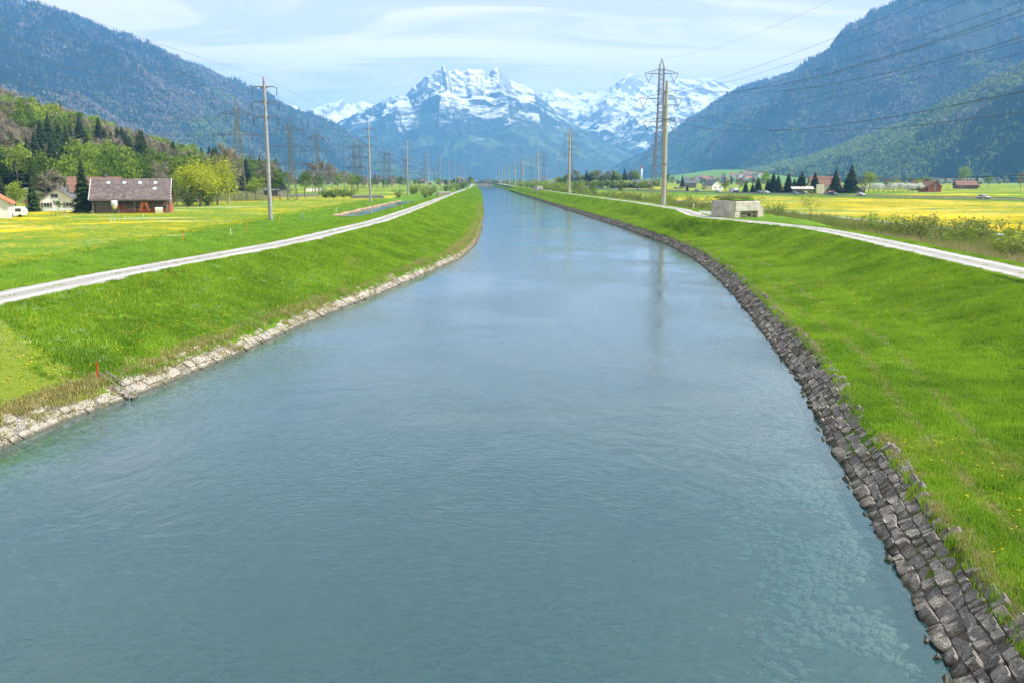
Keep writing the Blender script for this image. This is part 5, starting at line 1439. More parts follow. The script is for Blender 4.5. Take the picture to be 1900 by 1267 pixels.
low_wall('retaining_wall', 'low grey concrete wall with sloped end in the left meadow', at(652, 369, ZL), at(715, 368.5, ZL), 1.1, .5, 'concrete_dark')
low_wall('garden_wall', 'long pale low wall behind the second lattice pylon', at(568, 356, ZL), at(600, 355, ZL), 1.8, .4, 'plaster_grey')
low_wall('field_wall', 'long grey low wall between shed and hedge bushes', at(524, 366, ZL), at(594, 365, ZL), 1.0, .4, 'concrete_dark')

# ---- stakes
def stake(px, y0, y1, z, mats, label, group=None, r=.055):
    p = at(px, y0, z); p.z = float(ground_z(p.x, p.y)) if z is None else p.z
    h = (y0 - y1) * p.y / F; e = empty('marker_stake', p); tag(e, label, 'stake', group)
    MB().beam((0, 0, -.2), (0, 0, h * .78), r, r, 6).build('shaft', mats[0], e); MB().beam((0, 0, h * .78 + .002), (0, 0, h), r * 1.15, r * 1.1, 6).build('tip', mats[1], e)
for a in [(339, 445, 430, ZL, ('paint_orange', 'paint_red'), 'orange marker stake in the meadow nearest to the gravel path'), (428, 434, 422, ZL, ('white_post', 'paint_red'), 'white marker stake with red tip in the meadow'),
          (458.5, 424, 408, ZL, ('paint_orange', 'paint_orange'), 'tall orange marker stake left of the near grey pole'), (518, 411, 402.5, ZL, ('paint_orange', 'paint_red'), 'orange marker stake just right of the near grey pole'),
          (562.5, 404, 396, ZL, ('paint_blue', 'white_post'), 'blue and white marker stake on the meadow rim'), (624, 391, 385.5, ZL, ('white_post', 'white_post'), 'small white marker stake on the meadow rim'),
          (657.7, 384, 378, ZL, ('paint_orange', 'paint_orange'), 'small orange stake near the second grey pole'), (207, 414.5, 408, ZL, ('white_post', 'white_post'), 'white stake, left one of a close pair before the barn'),
          (213, 414.5, 408, ZL, ('white_post', 'white_post'), 'white stake, right one of a close pair before the barn'), (231.5, 406.5, 401, ZL, ('white_post', 'white_post'), 'white stake before the barn silo'),
          (266, 403.5, 398, ZL, ('white_post', 'white_post'), 'white stake before the cream calf hutch')]:
    stake(*a)
stake(746, 392, 383, 2.2, ('white_post', 'white_post'), 'white kilometre post on the grass left of the gravel path', None, .12)
stake(1286.5, 386.5, 379, 2.9, ('white_post', 'white_post'), 'white reflector post beside the path left of the bunker', None, .09)

# ---- swimmers' steps on the left bank
e0 = at(240, 742, 0.0); e1 = at(253, 735, 0.0)
tdir = (e1 - e0); tdir.z = 0; tl_ = tdir.length; tdir.normalize(); ndir = Vector((-tdir.y, tdir.x, 0))
if ndir.x > 0: ndir = -ndir
stp = empty('bathing_steps', e0); tag(stp, 'steel handrails over stone steps leading into the canal by the red post', 'steps')
def rel(a, b_, z): return tdir * a + ndir * b_ + Vector((0, 0, z))
for k, (bt, tp) in enumerate(((at(240, 742, 0.0), at(183, 690.5, 1.0)), (at(253, 735, 0.0), at(195.8, 687.8, 1.0)))):
    bt -= e0; tp -= e0; up_ = Vector((0, 0, .27)); md = (bt + up_).lerp(tp, .5)
    r_ = MB(); r_.beam(bt - Vector((0, 0, .5)), bt + up_, .022, n=6); r_.beam(bt + up_, tp, .022, n=6); r_.beam(tp, tp - Vector((0, 0, .45)), .022, n=6); r_.beam(md, md - Vector((0, 0, .4)), .018, n=6)
    r_.build('handrail', 'steel', stp)
for k in range(5):
    m = MB(); b0 = -.1 + k * .32
    v = [rel(.12, b0, -.3), rel(tl_ - .12, b0, -.3), rel(tl_ - .12, b0 + .36, -.3), rel(.12, b0 + .36, -.3)]; z_ = .08 + k * .17
    m.add(v + [Vector((q.x, q.y, z_)) for q in v], [(0, 3, 2, 1), (4, 5, 6, 7), (0, 1, 5, 4), (1, 2, 6, 5), (2, 3, 7, 6), (3, 0, 4, 7)]); o = m.build('step', 'stone_left', stp); fixn(o.data)
rp = at(181.5, 699, .85); e = empty('red_post', rp); tag(e, 'thin bright red post beside the bathing steps', 'post')
MB().beam((0, 0, -.3), (0, 0, .58), .028, n=8).build('shaft', 'paint_red', e); MB().lathe([(.03, .582), (.028, .61), (.01, .62)], 8).build('cap', 'paint_red', e)

# ---- sluice on the left path
sp_ = empty('sluice', at(822, 363.5, 3.0), rad(4)); tag(sp_, 'pale concrete sluice block with sloping stair beside the left path', 'sluice')
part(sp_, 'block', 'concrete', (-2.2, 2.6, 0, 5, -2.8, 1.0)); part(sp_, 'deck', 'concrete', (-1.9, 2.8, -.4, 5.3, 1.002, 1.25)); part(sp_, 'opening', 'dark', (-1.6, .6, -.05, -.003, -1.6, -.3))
o = MB().prism([(-2.2, -.9, -1.2), (2.6, -.9, -1.2), (-.6, -.9, 1.1), (-1.4, -.9, 1.1)], (0, .8, 0)).build('stair', 'concrete', sp_); fixn(o.data)
for k in range(6): MB().beam((-1.8 + k * .9, 5.1, 1.25), (-1.8 + k * .9, 5.1, 2.2), .04).build('rail_post', 'galvanised', sp_)
MB().beam((-1.9, 5.1, 2.2), (2.8, 5.1, 2.2), .04).build('rail', 'galvanised', sp_)

# ---- boulders
def boulder(px, py, z, w, mat, label, seed):
    R = random.Random(seed); p = at(px, py, z); p.z = float(ground_z(p.x, p.y)) - .1
    m = MB(); m.lathe([(.5, -.1), (.95, .1), (1.0, .35), (.8, .75), (.4, 1.0), (.05, 1.04)], 11)
    m.v = [(x * R.uniform(.8, 1.15), y * R.uniform(.7, 1.1), z_ * R.uniform(.85, 1.1)) for x, y, z_ in m.v]
    o = m.build('boulder', mat); s_ = w * p.y / F / 2; o.scale = (s_, s_, s_ * .8); o.location = p
    tag(o, label, 'boulder')
boulder(1005, 361, 2.0, 9.5, 'boulder', 'dark grey boulder on the grass below the small concrete box', 1)
boulder(861, 362, 1.7, 4.0, 'boulder_pink', 'pinkish stone lying on the grass of the left bank', 2)
boulder(1389, 417, 2.8, 2.2, 'boulder_pink', 'small pale stone on the slope below the bunker', 3)
boulder(1740, 500, 2.6, 6.0, 'boulder_pink', 'pale flat stone lying on the slope below the right path', 4)

# ---- bunkers
def bunker(px, py, z, W, D, H, rz, label, grass_label, annex=True):
    p = at(px, py, z); r = empty('bunker', p, rz); tag(r, label, 'bunker')
    lip, pier, sill, dep = 1.1, .95, .82, .85
    m = MB(); c = .55
    m.prism([(0, c, -.6), (c, 0.02, -.6), (c, dep, -.6), (W, dep, -.6), (W, D, -.6), (0, D, -.6)], (0, 0, H + .6)); o = m.build('body', 'concrete', r, False, .16); fixn(o.data)
    part(r, 'lintel', 'concrete', (c + .004, W - .003, 0.0, dep - .002, sill, H - .1)).modifiers.new('b', 'BEVEL').width = .1
    part(r, 'pier', 'concrete', (c + .002, c + pier, .003, dep - .004, -.6, sill - .002)); part(r, 'pier', 'concrete', (W - .42, W - .005, .003, dep - .004, -.6, sill - .002))
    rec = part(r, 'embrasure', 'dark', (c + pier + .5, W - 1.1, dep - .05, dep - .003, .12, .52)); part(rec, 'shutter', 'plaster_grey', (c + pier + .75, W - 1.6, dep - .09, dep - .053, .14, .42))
    m = MB(); R = random.Random(5); n_ = 9
    for i in range(n_):
        for j in range(n_):
            m.v.append((.15 + (W - .3) * i / (n_ - 1), .2 + (D - .4) * j / (n_ - 1), H + .03 + (.28 * R.uniform(.4, 1) if 0 < i < n_ - 1 and 0 < j < n_ - 1 else 0)))
    m.f = [(i * n_ + j, (i + 1) * n_ + j, (i + 1) * n_ + j + 1, i * n_ + j + 1) for i in range(n_ - 1) for j in range(n_ - 1)]
    tp = m.build('turf', 'grass_ground', r, True)
    if annex:
        an = MB(); an.prism([(W + .003, 1.0, -.6), (W + 1.6, 1.0, -.6), (W + 1.6, 1.0, 1.25), (W + .4, 1.0, H - .25), (W + .003, 1.0, H - .2)], (0, D - 1.6, 0)); ao = an.build('annex', 'concrete', r, False, .05); fixn(ao.data)
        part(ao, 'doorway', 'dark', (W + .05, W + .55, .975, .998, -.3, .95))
        part(ao, 'bracket', 'dark', (W + 1.45, W + 1.9, 1.2, 1.5, 1.27, 1.36))
    return r
bk = bunker(1358, 404.6, ZP, 5.2, 4.4, 2.35, rad(26), 'concrete bunker with grass on its roof beside the bend of the path', 'x')
bs = bunker(993.5, 355.0, 3.0, 3.6, 4.0, 2.5, rad(8), 'small pale concrete bunker beside the far path and pole', 'x', False)
# plants on the bunker roof
p = bk.matrix_basis @ Vector((0, 0, 0))
pts = np.array([tuple(bk.matrix_basis @ Vector((TR.uniform(.3, 4.2), TR.uniform(.3, 4.2), 2.6))) for _ in range(260)])
scatter('bunker_roof_grass', REED + GREENREED, pts, rng.uniform(.2, .5, 260), rng.uniform(0, 6.28, 260), rng.integers(0, 6, 260), None, 'rank grass growing on the bunker roof', 'grass')
tree('shrub', bk.matrix_basis @ Vector((2.1, 2.8, 2.5)), .9, 'small bush growing on the bunker roof', 'shrub', None, 'leaf_spring', 1.0)

# ================================================================== POWER LINES
def copy_to(src, loc, rz=0.0, sc=None):
    c = copy_tree(src); c.location = loc; c.rotation_euler = (0, 0, rz)
    if sc: c.scale = sc
    return c
# left line: round grey poles with three cross arms
def grey_pole():
    r = empty('power_pole', (0, 0, 0))
    MB().lathe([(.40, -.5), (.385, 0), (.24, 25.0), (.20, 25.1)], 14).build('shaft', 'pole_concrete', r, True)
    for z_, hw in ((23.3, 2.2), (20.7, 2.45), (18.1, 2.25)):
        m = MB()
        for s_ in (-1, 1):
            m.beam((0, 0, z_ + .1), (s_ * hw * .75, 0, z_ + .16), .16, .11); m.beam((s_ * hw * .75, 0, z_ + .16), (s_ * hw, 0, z_ - .12), .11, .07)
        m.beam((-.5, 0, z_ - .05), (.5, 0, z_ - .05), .2); a = m.build('crossarm', 'galvanised', r)
        for s_ in (-1, 1):
            MB().beam((s_ * hw, 0, z_ - .15), (s_ * (hw - .1), .1, z_ - 1.35), .07, .07, 6).build('insulator', 'insulator', a)
    return r
gp = grey_pole()
LP = [(float(x_), float(y_)) for y_ in (165, 297, 424, 552, 680, 808, 936, 1064, 1192, 1320) for x_ in [-37 + (y_ - 165) * .0235]]
_kids[gp.name] = list(gp.children)
ordn = ['nearest, left of the ditch', 'second', 'third', 'fourth', 'fifth', 'sixth', 'seventh', 'eighth', 'ninth', 'tenth']
for i, (x_, y_) in enumerate(LP):
    o = gp if i == 0 else copy_tree(gp); o.location = (x_, y_, ZL)
    tag(o, 'tallest grey round pole with three cross arms in the left meadow' if i == 0 else '%s grey pole counted away along the left ditch' % ordn[i], 'power pole', 'grey power poles left of the canal')
# right line: pale tapered poles with short arms
def pale_pole():
    r = empty('power_pole', (0, 0, 0))
    MB().lathe([(.54, -.6), (.52, 0), (.47, 7.6), (.43, 15.7), (.31, 24.9), (.26, 25.0)], 12).build('shaft', 'pole_paint', r, False)
    MB().lathe([(.72, -.2), (.72, .12), (.56, .16)], 12).build('base_flange', 'concrete_dark', r)
    for z_, rr in ((8.6, .50), (17.4, .43)): MB().lathe([(rr, z_ - .12), (rr + .06, z_ - .1), (rr + .06, z_ + .1), (rr, z_ + .12)], 12).build('collar', 'lattice_green', r)
    for z_ in (23.0, 20.3, 17.6):
        m = MB(); m.beam((-2.0, 0, z_), (2.0, 0, z_), .09); m.beam((-.45, 0, z_ - .25), (.45, 0, z_ - .25), .12); a = m.build('crossarm', 'lattice_green', r)
        for s_ in (-1, 1): MB().beam((s_ * 1.9, 0, z_ + .02), (s_ * 1.55, .0, z_ - .6), .06, .06, 6).build('insulator', 'insulator', a)
    return r
pp = pale_pole(); _kids[pp.name] = list(pp.children)
RP = []
for px_, y_ in ((1231.7, 183), (1056, 363), (998.5, 590), (970.7, 775), (955.6, 950), (945, 1125), (937, 1300), (932, 1480), (926, 1660), (921, 1840)):
    q = at_depth(px_, 345, y_); RP.append((q.x, y_))
for i, (x_, y_) in enumerate(RP):
    o = pp if i == 0 else copy_tree(pp); o.location = (x_, y_, ZP - .3 if y_ < 1100 else ZR)
    tag(o, 'tall pale olive pole with short arms beside the right path' if i == 0 else '%s pale olive pole counted away along the right path' % ordn[i], 'power pole', 'pale power poles right of the canal')
# lattice pylons
def lattice(H, bw, nw, zneck, arms, mat, armmat, vins, insl=2.4):
    r = empty('lattice_pylon', (0, 0, 0))
    def half(z): return (bw + (nw - bw) * (z / zneck) ** .8) / 2 if z < zneck else nw / 2 * (1 - .25 * (z - zneck) / (H - zneck))
    ztop = arms[0][0] + 2.0
    for sx in (-1, 1):
        for sy in (-1, 1):
            m = MB(); zs = np.linspace(0, ztop, 7)
            for a, b_ in zip(zs[:-1], zs[1:]): m.beam((sx * half(a), sy * half(a), a - (.4 if a == 0 else 0)), (sx * half(b_), sy * half(b_), b_), .16 - .006 * a / H * 8, n=4)
            m.build('leg', mat, r)
            part(r, 'footing', 'concrete', (sx * half(0) - .4, sx * half(0) + .4, sy * half(0) - .4, sy * half(0) + .4, -.5, .25))
    m = MB(); z_ = 0.0
    while z_ < ztop - .5:
        st = max(1.5, half(z_) * 1.5); z2 = min(ztop, z_ + st); a, b_ = half(z_), half(z2)
        flip = int(z_ * 10) % 2
        for f_ in range(4):
            pts_ = [(-1, -1), (1, -1), (1, 1), (-1, 1)]; p1, p2 = pts_[f_], pts_[(f_ + 1) % 4]
            m.beam((p1[0] * a, p1[1] * a, z_), (p2[0] * b_, p2[1] * b_, z2), .075); m.beam((p2[0] * a, p2[1] * a, z_), (p1[0] * b_, p1[1] * b_, z2), .075)
        z_ = z2
    m.build('bracing', mat, r)
    m = MB()
    for sx in (-1, 1):
        for sy in (-1, 1): m.beam((sx * half(ztop), sy * half(ztop), ztop), (0, 0, H), .11, .07)
    m.build('peak', mat, r)
    for za, hw in arms:
        m = MB(); hb = half(za); rise = 1.35
        for s_ in (-1, 1):
            for sy in (-1, 1):
                m.beam((s_ * hb, sy * hb, za), (s_ * hw, 0, za), .10, .08); m.beam((s_ * half(za + rise), sy * half(za + rise), za + rise), (s_ * hw, 0, za + .1), .08, .07)
            n_ = 4
            for k in range(1, n_):
                t_ = k / n_; x_ = s_ * (hb + (hw - hb) * t_); m.beam((x_, -hb * (1 - t_), za), (x_, hb * (1 - t_), za), .05); m.beam((x_, 0, za), (x_, 0, za + rise * (1 - t_)), .05)
        a = m.build('crossarm', armmat, r)
        for s_ in (-1, 1):
            if vins:
                i_ = MB(); xi = s_ * (hw - 2.6); xc = s_ * (hw - 1.3)
                i_.beam((s_ * hw, 0, za), (xc, 0, za - insl), .085, .085, 6); i_.beam((xi, 0, za), (xc, 0, za - insl), .085, .085, 6); i_.build('insulator', 'insulator', a)
            else:
                MB().beam((s_ * hw, 0, za - .05), (s_ * hw, 0, za - insl), .11, .11, 6).build('insulator', 'insulator', a)
                if hw > 5: MB().beam((s_ * hw * .6, 0, za - .05), (s_ * hw * .6, 0, za - insl), .11, .11, 6).build('insulator', 'insulator', a)
    return r
ARM_R = [(41.2, 5.5), (33.3, 7.1), (25.8, 5.7)]
lt = lattice(46.0, 5.2, 1.9, 26, ARM_R, 'galvanised', 'galvanised', True, 2.7); _kids[lt.name] = list(lt.children)
RT_ = []
for px_, y_ in ((1221.5, 300), (1057.5, 685), (1008.6, 1190), (985, 1500), (966, 1900), (956, 2300)):
    q = at_depth(px_, 345, y_); RT_.append((q.x, y_))
for i, (x_, y_) in enumerate(RT_):
    o = lt if i == 0 else copy_tree(lt); o.location = (x_, y_, ZR)
    tag(o, 'tall steel lattice pylon rising behind the pale pole' if i == 0 else '%s steel lattice pylon counted away along the right of the canal' % ordn[i], 'pylon', 'steel pylons right of the canal')
ARM_L = [(30.2, 6.0), (23.0, 8.4), (15.6, 8.2)]
ll = lattice(36.6, 4.4, 1.7, 20, ARM_L, 'lattice_green', 'arm_rust', False, 1.6); _kids[ll.name] = list(ll.children)
LT = []
for i, (px_, y_, s_) in enumerate(((446, 330, 1.0), (541.5, 318, .80), (591, 516, 1.0), (659, 660, 1.0), (669, 690, 1.04), (715, 830, 1.0), (722.5, 880, 1.0), (752, 1080, 1.0), (757, 1130, 1.0), (784, 1400, 1.0), (790, 1500, 1.0), (806, 1800, 1.0), (812, 1950, 1.0))):
    q = at_depth(px_, 345, y_); LT.append((q.x, y_, s_))
    o = ll if i == 0 else copy_tree(ll); o.location = (q.x, y_, ZL); o.scale = (s_, s_, s_); o.rotation_euler = (0, 0, [.35, .1, .05][i] if i < 3 else 0)
    tag(o, ['tallest green lattice pylon left of the grey pole by the willows', 'green lattice pylon right of the near grey pole', 'third green lattice pylon, before the leafless tree row'][i] if i < 3 else '%s green lattice pylon counted into the distance on the left' % (ordn[i] if i < 10 else ['eleventh', 'twelfth', 'thirteenth'][i - 10]), 'pylon', 'green pylons on the left plain')
# cables
def cable(points, sag, r, label, group, seg=14):
    m = MB(); n_ = 4
    ring = []
    for a, b_ in zip(points[:-1], points[1:]):
        a, b_ = Vector(a), Vector(b_)
        L_ = (b_ - a).length
        for k in range(seg + 1):
            t_ = k / seg; p_ = a.lerp(b_, t_); p_.z -= sag * (L_ / 200.0) ** 2 * 4 * t_ * (1 - t_); ring.append(p_)
    for i, p_ in enumerate(ring):
        d = (ring[min(i + 1, len(ring) - 1)] - ring[max(i - 1, 0)]).normalized(); a = d.cross(Vector((0, 0, 1))).normalized(); b_ = a.cross(d)
        for k in range(n_): m.v.append(tuple(p_ + (a * math.cos(k * 1.5708) + b_ * math.sin(k * 1.5708)) * r))
        if i:
            for k in range(n_): q = (i - 1) * n_; m.f.append((q + k, q + (k + 1) % n_, q + n_ + (k + 1) % n_, q + n_ + k))
    o = m.build('power_cable', 'cable'); tag(o, label, 'cable', group)
def rline(off, z): return [(RT_[0][0] - 10 + off, -85, z + ZR + 2)] + [(x_ + off, y_, z + ZR) for x_, y_ in RT_]
gl_, gg = 'dark conductor sagging between the steel lattice pylons right of the canal', 'cables of the right pylons'
for za, hw in ARM_R:
    for s_ in (-1, 1):
        for dx in (-.22, .22): cable(rline(s_ * (hw - 1.3) + dx, za - 2.75), 4.6, .022, gl_, gg)
cable(rline(0, 46), 3.2, .018, 'thin earth wire strung between the tips of the right pylons', None)
for z_ in (23.0, 20.3, 17.6):
    for s_ in (-1, 1):
        cable([(RP[0][0] + s_ * 1.55, 0, z_ + ZP - .9)] + [(x_ + s_ * 1.55, y_, z_ - .65 + (ZP - .3 if y_ < 1100 else ZR)) for x_, y_ in RP], 3.0, .016, 'thin wire strung along the pale poles beside the right path', 'wires of the pale poles')
for z_, hw in ((23.3, 2.2), (20.7, 2.45), (18.1, 2.25)):
    for s_ in (-1, 1):
        cable([(-46 + s_ * hw, 34, z_ + ZL - 1.3)] + [(x_ + s_ * (hw - .1), y_ + .1, z_ - 1.38 + ZL) for x_, y_ in LP], 3.2, .018, 'thin wire strung along the grey poles left of the canal', 'wires of the grey poles')
cable([(-46, 34, 25.2 + ZL)] + [(x_, y_, 25.12 + ZL) for x_, y_ in LP], 2.2, .016, 'thin earth wire strung over the tops of the grey poles', None)
A_ = [LT[0], LT[2], LT[3], LT[5], LT[7], LT[9], LT[11]]; B_ = [LT[1], LT[4], LT[6], LT[8], LT[10], LT[12]]
for za, hw in ARM_L:
    for s_ in (-1, 1):
        cable([(-330 - s_ * 3, 262 + s_ * hw, za + ZL + 3)] + [(x_ + s_ * hw * sc_, y_, (za - 1.6) * sc_ + ZL) for x_, y_, sc_ in A_], 2.8, .03, 'conductor strung along the left row of green lattice pylons', 'cables of the left pylon row')
        cable([(-310 - s_ * 3, 235 + s_ * hw, za + ZL)] + [(x_ + s_ * hw * sc_, y_, (za - 1.6) * sc_ + ZL) for x_, y_, sc_ in B_], 2.8, .03, 'conductor strung along the right row of green lattice pylons', 'cables of the right pylon row')
cable([(-330, 262, 40 + ZL)] + [(x_, y_, 36.6 * sc_ + ZL) for x_, y_, sc_ in A_], 2.0, .024, 'earth wire over the tips of the left row of green pylons', None)

# ================================================================== MOTORWAY FURNITURE AND CARS
RPX = np.array([project((RX[i], RY[i], ZR + .6))[0] for i in range(140)])
def road_at(px, off):
    """place on the road whose image column is px, off metres from its axis"""
    c = np.array([project((RX[i] + NX[i] * off, RY[i] + NY[i] * off, ZR + .6))[0] for i in range(140)])
    ok = np.arange(140)[RY > 100]
    o_ = ok[np.argsort(c[ok])]
    x_ = np.interp(px, c[o_], (RX + NX * off)[o_]); y_ = np.interp(px, c[o_], (RY + NY * off)[o_]); h_ = np.interp(px, c[o_], np.unwrap(np.arctan2(ty, tx))[o_])
    return Vector((x_, y_, ZR + .625)), h_
gr = empty('guard_rail', (0, 0, 0)); tag(gr, 'long grey steel guard rail on the near side of the motorway', 'guard rail')
i0, i1 = int(np.argmax(RY > 150)), int(np.argmax(RY > 950))
m = MB(); pts_ = []
for i in range(i0, i1): pts_.append(Vector((RX[i] - NX[i] * 8.0, RY[i] - NY[i] * 8.0, ZR + .6)))
for a, b_ in zip(pts_[:-1], pts_[1:]):
    for z0, z1, dd_ in ((.48, .62, .0), (.64, .80, .0)):
        n_ = Vector((NX[i0], NY[i0], 0)) * .05
        m.add([a + Vector((0, 0, z0)), b_ + Vector((0, 0, z0)), b_ + Vector((0, 0, z1)), a + Vector((0, 0, z1)), a + n_ + Vector((0, 0, z0)), b_ + n_ + Vector((0, 0, z0)), b_ + n_ + Vector((0, 0, z1)), a + n_ + Vector((0, 0, z1))],
              [(0, 1, 2, 3), (7, 6, 5, 4), (3, 2, 6, 7), (1, 0, 4, 5)])
m.build('rail', 'galvanised', gr)
pm = MB().box(-.06, .06, -.06, .06, -.1, .78).mesh('post', 'galvanised')
for a, b_ in zip(pts_[:-1], pts_[1:]):
    L_ = (b_ - a).length; n_ = max(1, int(L_ / 4))
    for k in range(n_):
        q = a.lerp(b_, k / n_)
        if q.y > 520: continue
        o = link('post', pm, gr); o.location = q + Vector((NX[i0] * .12, NY[i0] * .12, 0))
def car(px, off, paint, label, kind='car', flip=False):
    p, h_ = road_at(px, off); r = empty({'car': 'car', 'van': 'delivery_van', 'truck': 'lorry'}[kind], p, h_ + (math.pi if flip else 0)); tag(r, label, {'car': 'car', 'van': 'van', 'truck': 'lorry'}[kind], 'vehicles on the motorway')
    if kind == 'car':
        low = [(-2.1, .35), (2.1, .35), (2.15, .62), (1.95, .82), (1.05, .95), (-1.7, 1.02), (-2.1, .92), (-2.15, .6)]; cab = [(1.05, .95), (.35, 1.42), (-1.05, 1.46), (-1.75, 1.02)]; w, cw, L_ = .88, .76, 1.3
    elif kind == 'van':
        low = [(-2.7, .4), (2.6, .4), (2.65, .85), (2.1, 1.15), (-2.7, 1.15)]; cab = [(2.1, 1.15), (1.5, 2.1), (1.2, 2.4), (-2.65, 2.45), (-2.7, 1.15)]; w, cw, L_ = .98, .94, 1.7
    else:
        low = [(-5, .6), (5, .6), (5, 1.2), (-5, 1.2)]; cab = [(5, 1.2), (4.9, 3.0), (3.4, 3.1), (3.2, 3.6), (-5, 3.6), (-5, 1.2)]; w, cw, L_ = 1.25, 1.2, 3.5
    o = MB().prism([(x_, -w, z_) for x_, z_ in low], (0, 2 * w, 0)).build('body', paint, r, False, .09); fixn(o.data)
    o2 = MB().prism([(x_, -cw, z_ + .004) for x_, z_ in cab], (0, 2 * cw, 0)).build('cabin', paint, r, False, .06); fixn(o2.data)
    cx = sum(a for a, b_ in cab) / len(cab)
    for s_ in (-1, 1):
        if kind == 'car': wp = [(.78, 1.0), (.25, 1.36), (-.95, 1.39), (-1.45, 1.06)]
        elif kind == 'van': wp = [(1.95, 1.25), (1.45, 1.95), (.7, 1.95), (.7, 1.25)]
        else: wp = [(4.8, 1.9), (4.75, 2.7), (3.8, 2.7), (3.8, 1.9)]
        g_ = MB().prism([(x_, s_ * (cw + .004) - .012, z_) for x_, z_ in wp], (0, .024, 0)).build('side_window', 'glass_dark', r); fixn(g_.data)
    ws = cab[0], cab[1]
    (xa, za), (xb, zb) = ws
    MB().add([(xa + .02, -cw + .12, za + .06), (xa + .02, cw - .12, za + .06), (xb + .06, cw - .16, zb - .04), (xb + .06, -cw + .16, zb - .04)], [(0, 1, 2, 3)]).build('windscreen', 'glass_dark', r)
    for sx in (-1, 1):
        for sy in (-1, 1):
            wh_ = MB().beam((sx * L_, sy * (w - .02), .33), (sx * L_, sy * (w - .22), .33), .33, n=14).build('wheel', 'rubber', r); MB().beam((sx * L_, sy * (w + .0), .33), (sx * L_, sy * (w - .018), .33), .2, n=10).build('rim', 'steel', wh_)
    for sy in (-1, 1): part(r, 'headlight', 'metal_white', (low[2][0] - .12, low[2][0] + .005, sy * (w - .3) - .14, sy * (w - .3) + .14, .58 if kind != 'truck' else .8, .72 if kind != 'truck' else .95))
    return r
for a in [(1825, -3.8, 'car_paint_0', 'white car alone on the motorway near the right edge', 'car', True), (1597, -3.8, 'car_paint_0', 'white car on the motorway below the orchard', 'car', True), (1546, -3.8, 'car_paint_1', 'black car on the motorway right of the white box', 'car', True),
          (1537, 3.5, 'car_paint_3', 'grey car half hidden behind the black car', 'car'), (1491, 3.5, 'car_paint_5', 'dark grey car behind the young tree', 'car'), (1474, -3.8, 'car_paint_2', 'blue car on the motorway left of the young tree', 'car', True),
          (1421, -3.8, 'car_paint_0', 'white car on the motorway above the bunker', 'car', True), (1408, -3.8, 'car_paint_2', 'blue car just left of a white car above the bunker', 'car', True), (1368, -3.8, 'car_paint_1', 'black car in front of the white van', 'car', True),
          (1360, 3.5, 'car_paint_0', 'white delivery van on the motorway left of the spruce row', 'van'), (1333, -3.8, 'car_paint_0', 'white car on the motorway left of the van', 'car', True), (1294, -3.8, 'car_paint_2', 'blue car on the motorway right of the conical spruce', 'car', True),
          (1186, -3.8, 'car_paint_3', 'grey car on the motorway left of the lattice pylon', 'car', True), (1117, -3.8, 'car_paint_1', 'black car, right one of two before the yellow field', 'car', True), (1108, -3.8, 'car_paint_5', 'dark car, left one of two before the yellow field', 'car', True),
          (1089, -3.8, 'car_paint_0', 'small white car before the tree belt', 'car', True), (1083, 3.5, 'car_paint_2', 'small blue car before the tree belt', 'car'), (1076, -3.8, 'car_paint_0', 'distant white van before the tree belt', 'van', True), (1047, -3.8, 'car_paint_4', 'distant dark red car left of the second pale pole', 'car', True)]:
    car(*a)

# ================================================================== BUILDINGS ON THE RIGHT
def bpx(px, py, z=ZR): return at(px, py, z)
fh = house('farmhouse', 'big farmhouse with brown tiled roof between spruces beside the motorway', 'house', bpx(1546, 358) + Vector((0, 14, 0)), rad(-12), 15, 12, 4.2, 4.6, 'x', 'plaster_white', 'roof_brown', .8, [('f', -5, 1, 1, 1.3), ('f', -2, 1, 1, 1.3), ('f', 1, 1, 1, 1.3), ('f', 4, 1, 1, 1.3), ('r', -2, 1, 1, 1.3), ('r', 2, 1, 1, 1.3)])
house('shed', 'open low shed with pale roof left of the white box', 'shed', bpx(1495, 360) + Vector((0, 6, 0)), rad(-10), 10, 6, 2.4, 1.0, 'x', 'wood_brown', 'plaster_grey', .6, chimney=False)
house('shed', 'low dark shed beside the farmhouse and the orchard', 'shed', bpx(1590, 359) + Vector((0, 6, 0)), rad(-10), 12, 5, 2.2, .9, 'x', 'wood_grey', 'roof_slate', .5, chimney=False)
wb = empty('white_box', bpx(1522, 361), rad(-14)); tag(wb, 'tall blank white box on posts beside the motorway', 'signboard')
part(wb, 'panel', 'metal_white', (-2.0, 1.6, -.2, .2, .4, 4.8)); part(wb, 'side_panel', 'plaster_grey', (1.604, 1.95, -.2, 1.2, .4, 4.8))
for x_ in (-1.6, 1.2): part(wb, 'post', 'galvanised', (x_ - .1, x_ + .1, -.1, .1, -.3, .398))
wp_ = empty('wood_pile', bpx(1541, 360.5), rad(-8)); tag(wp_, 'stack of orange brown logs beside the white box', 'wood pile')
for j in range(4):
    for k in range(9 - j): MB().beam((-2.6 + k * .62 + j * .31, -.8, .28 + j * .5), (-2.6 + k * .62 + j * .31, .8, .28 + j * .5), .3, n=8).build('log', 'wood_red', wp_)
house('barn', 'red barn with pale gable strip right of the orchard', 'barn', bpx(1735, 357) + Vector((0, 6, 0)), rad(6), 8.2, 9, 3.2, 2.9, 'y', 'wood_red', 'roof_brown', .5, [('f', .1, 1.2, .9, 3.2)], chimney=False)
house('barn', 'reddish roofed barn behind the red barn with the gable strip', 'barn', bpx(1722, 354) + Vector((0, 10, 0)), rad(4), 9, 12, 4.6, 2.8, 'y', 'wood_brown', 'roof_brown', .5, chimney=False)
house('barn', 'low dark barn with brown roof in the far right meadow', 'barn', bpx(1797, 351) + Vector((0, 5, 0)), rad(-10), 15, 10, 3.0, 3.2, 'x', 'wood_brown', 'roof_brown', .6, [('f', -4, .8, 1.5, 1.0)], chimney=False)
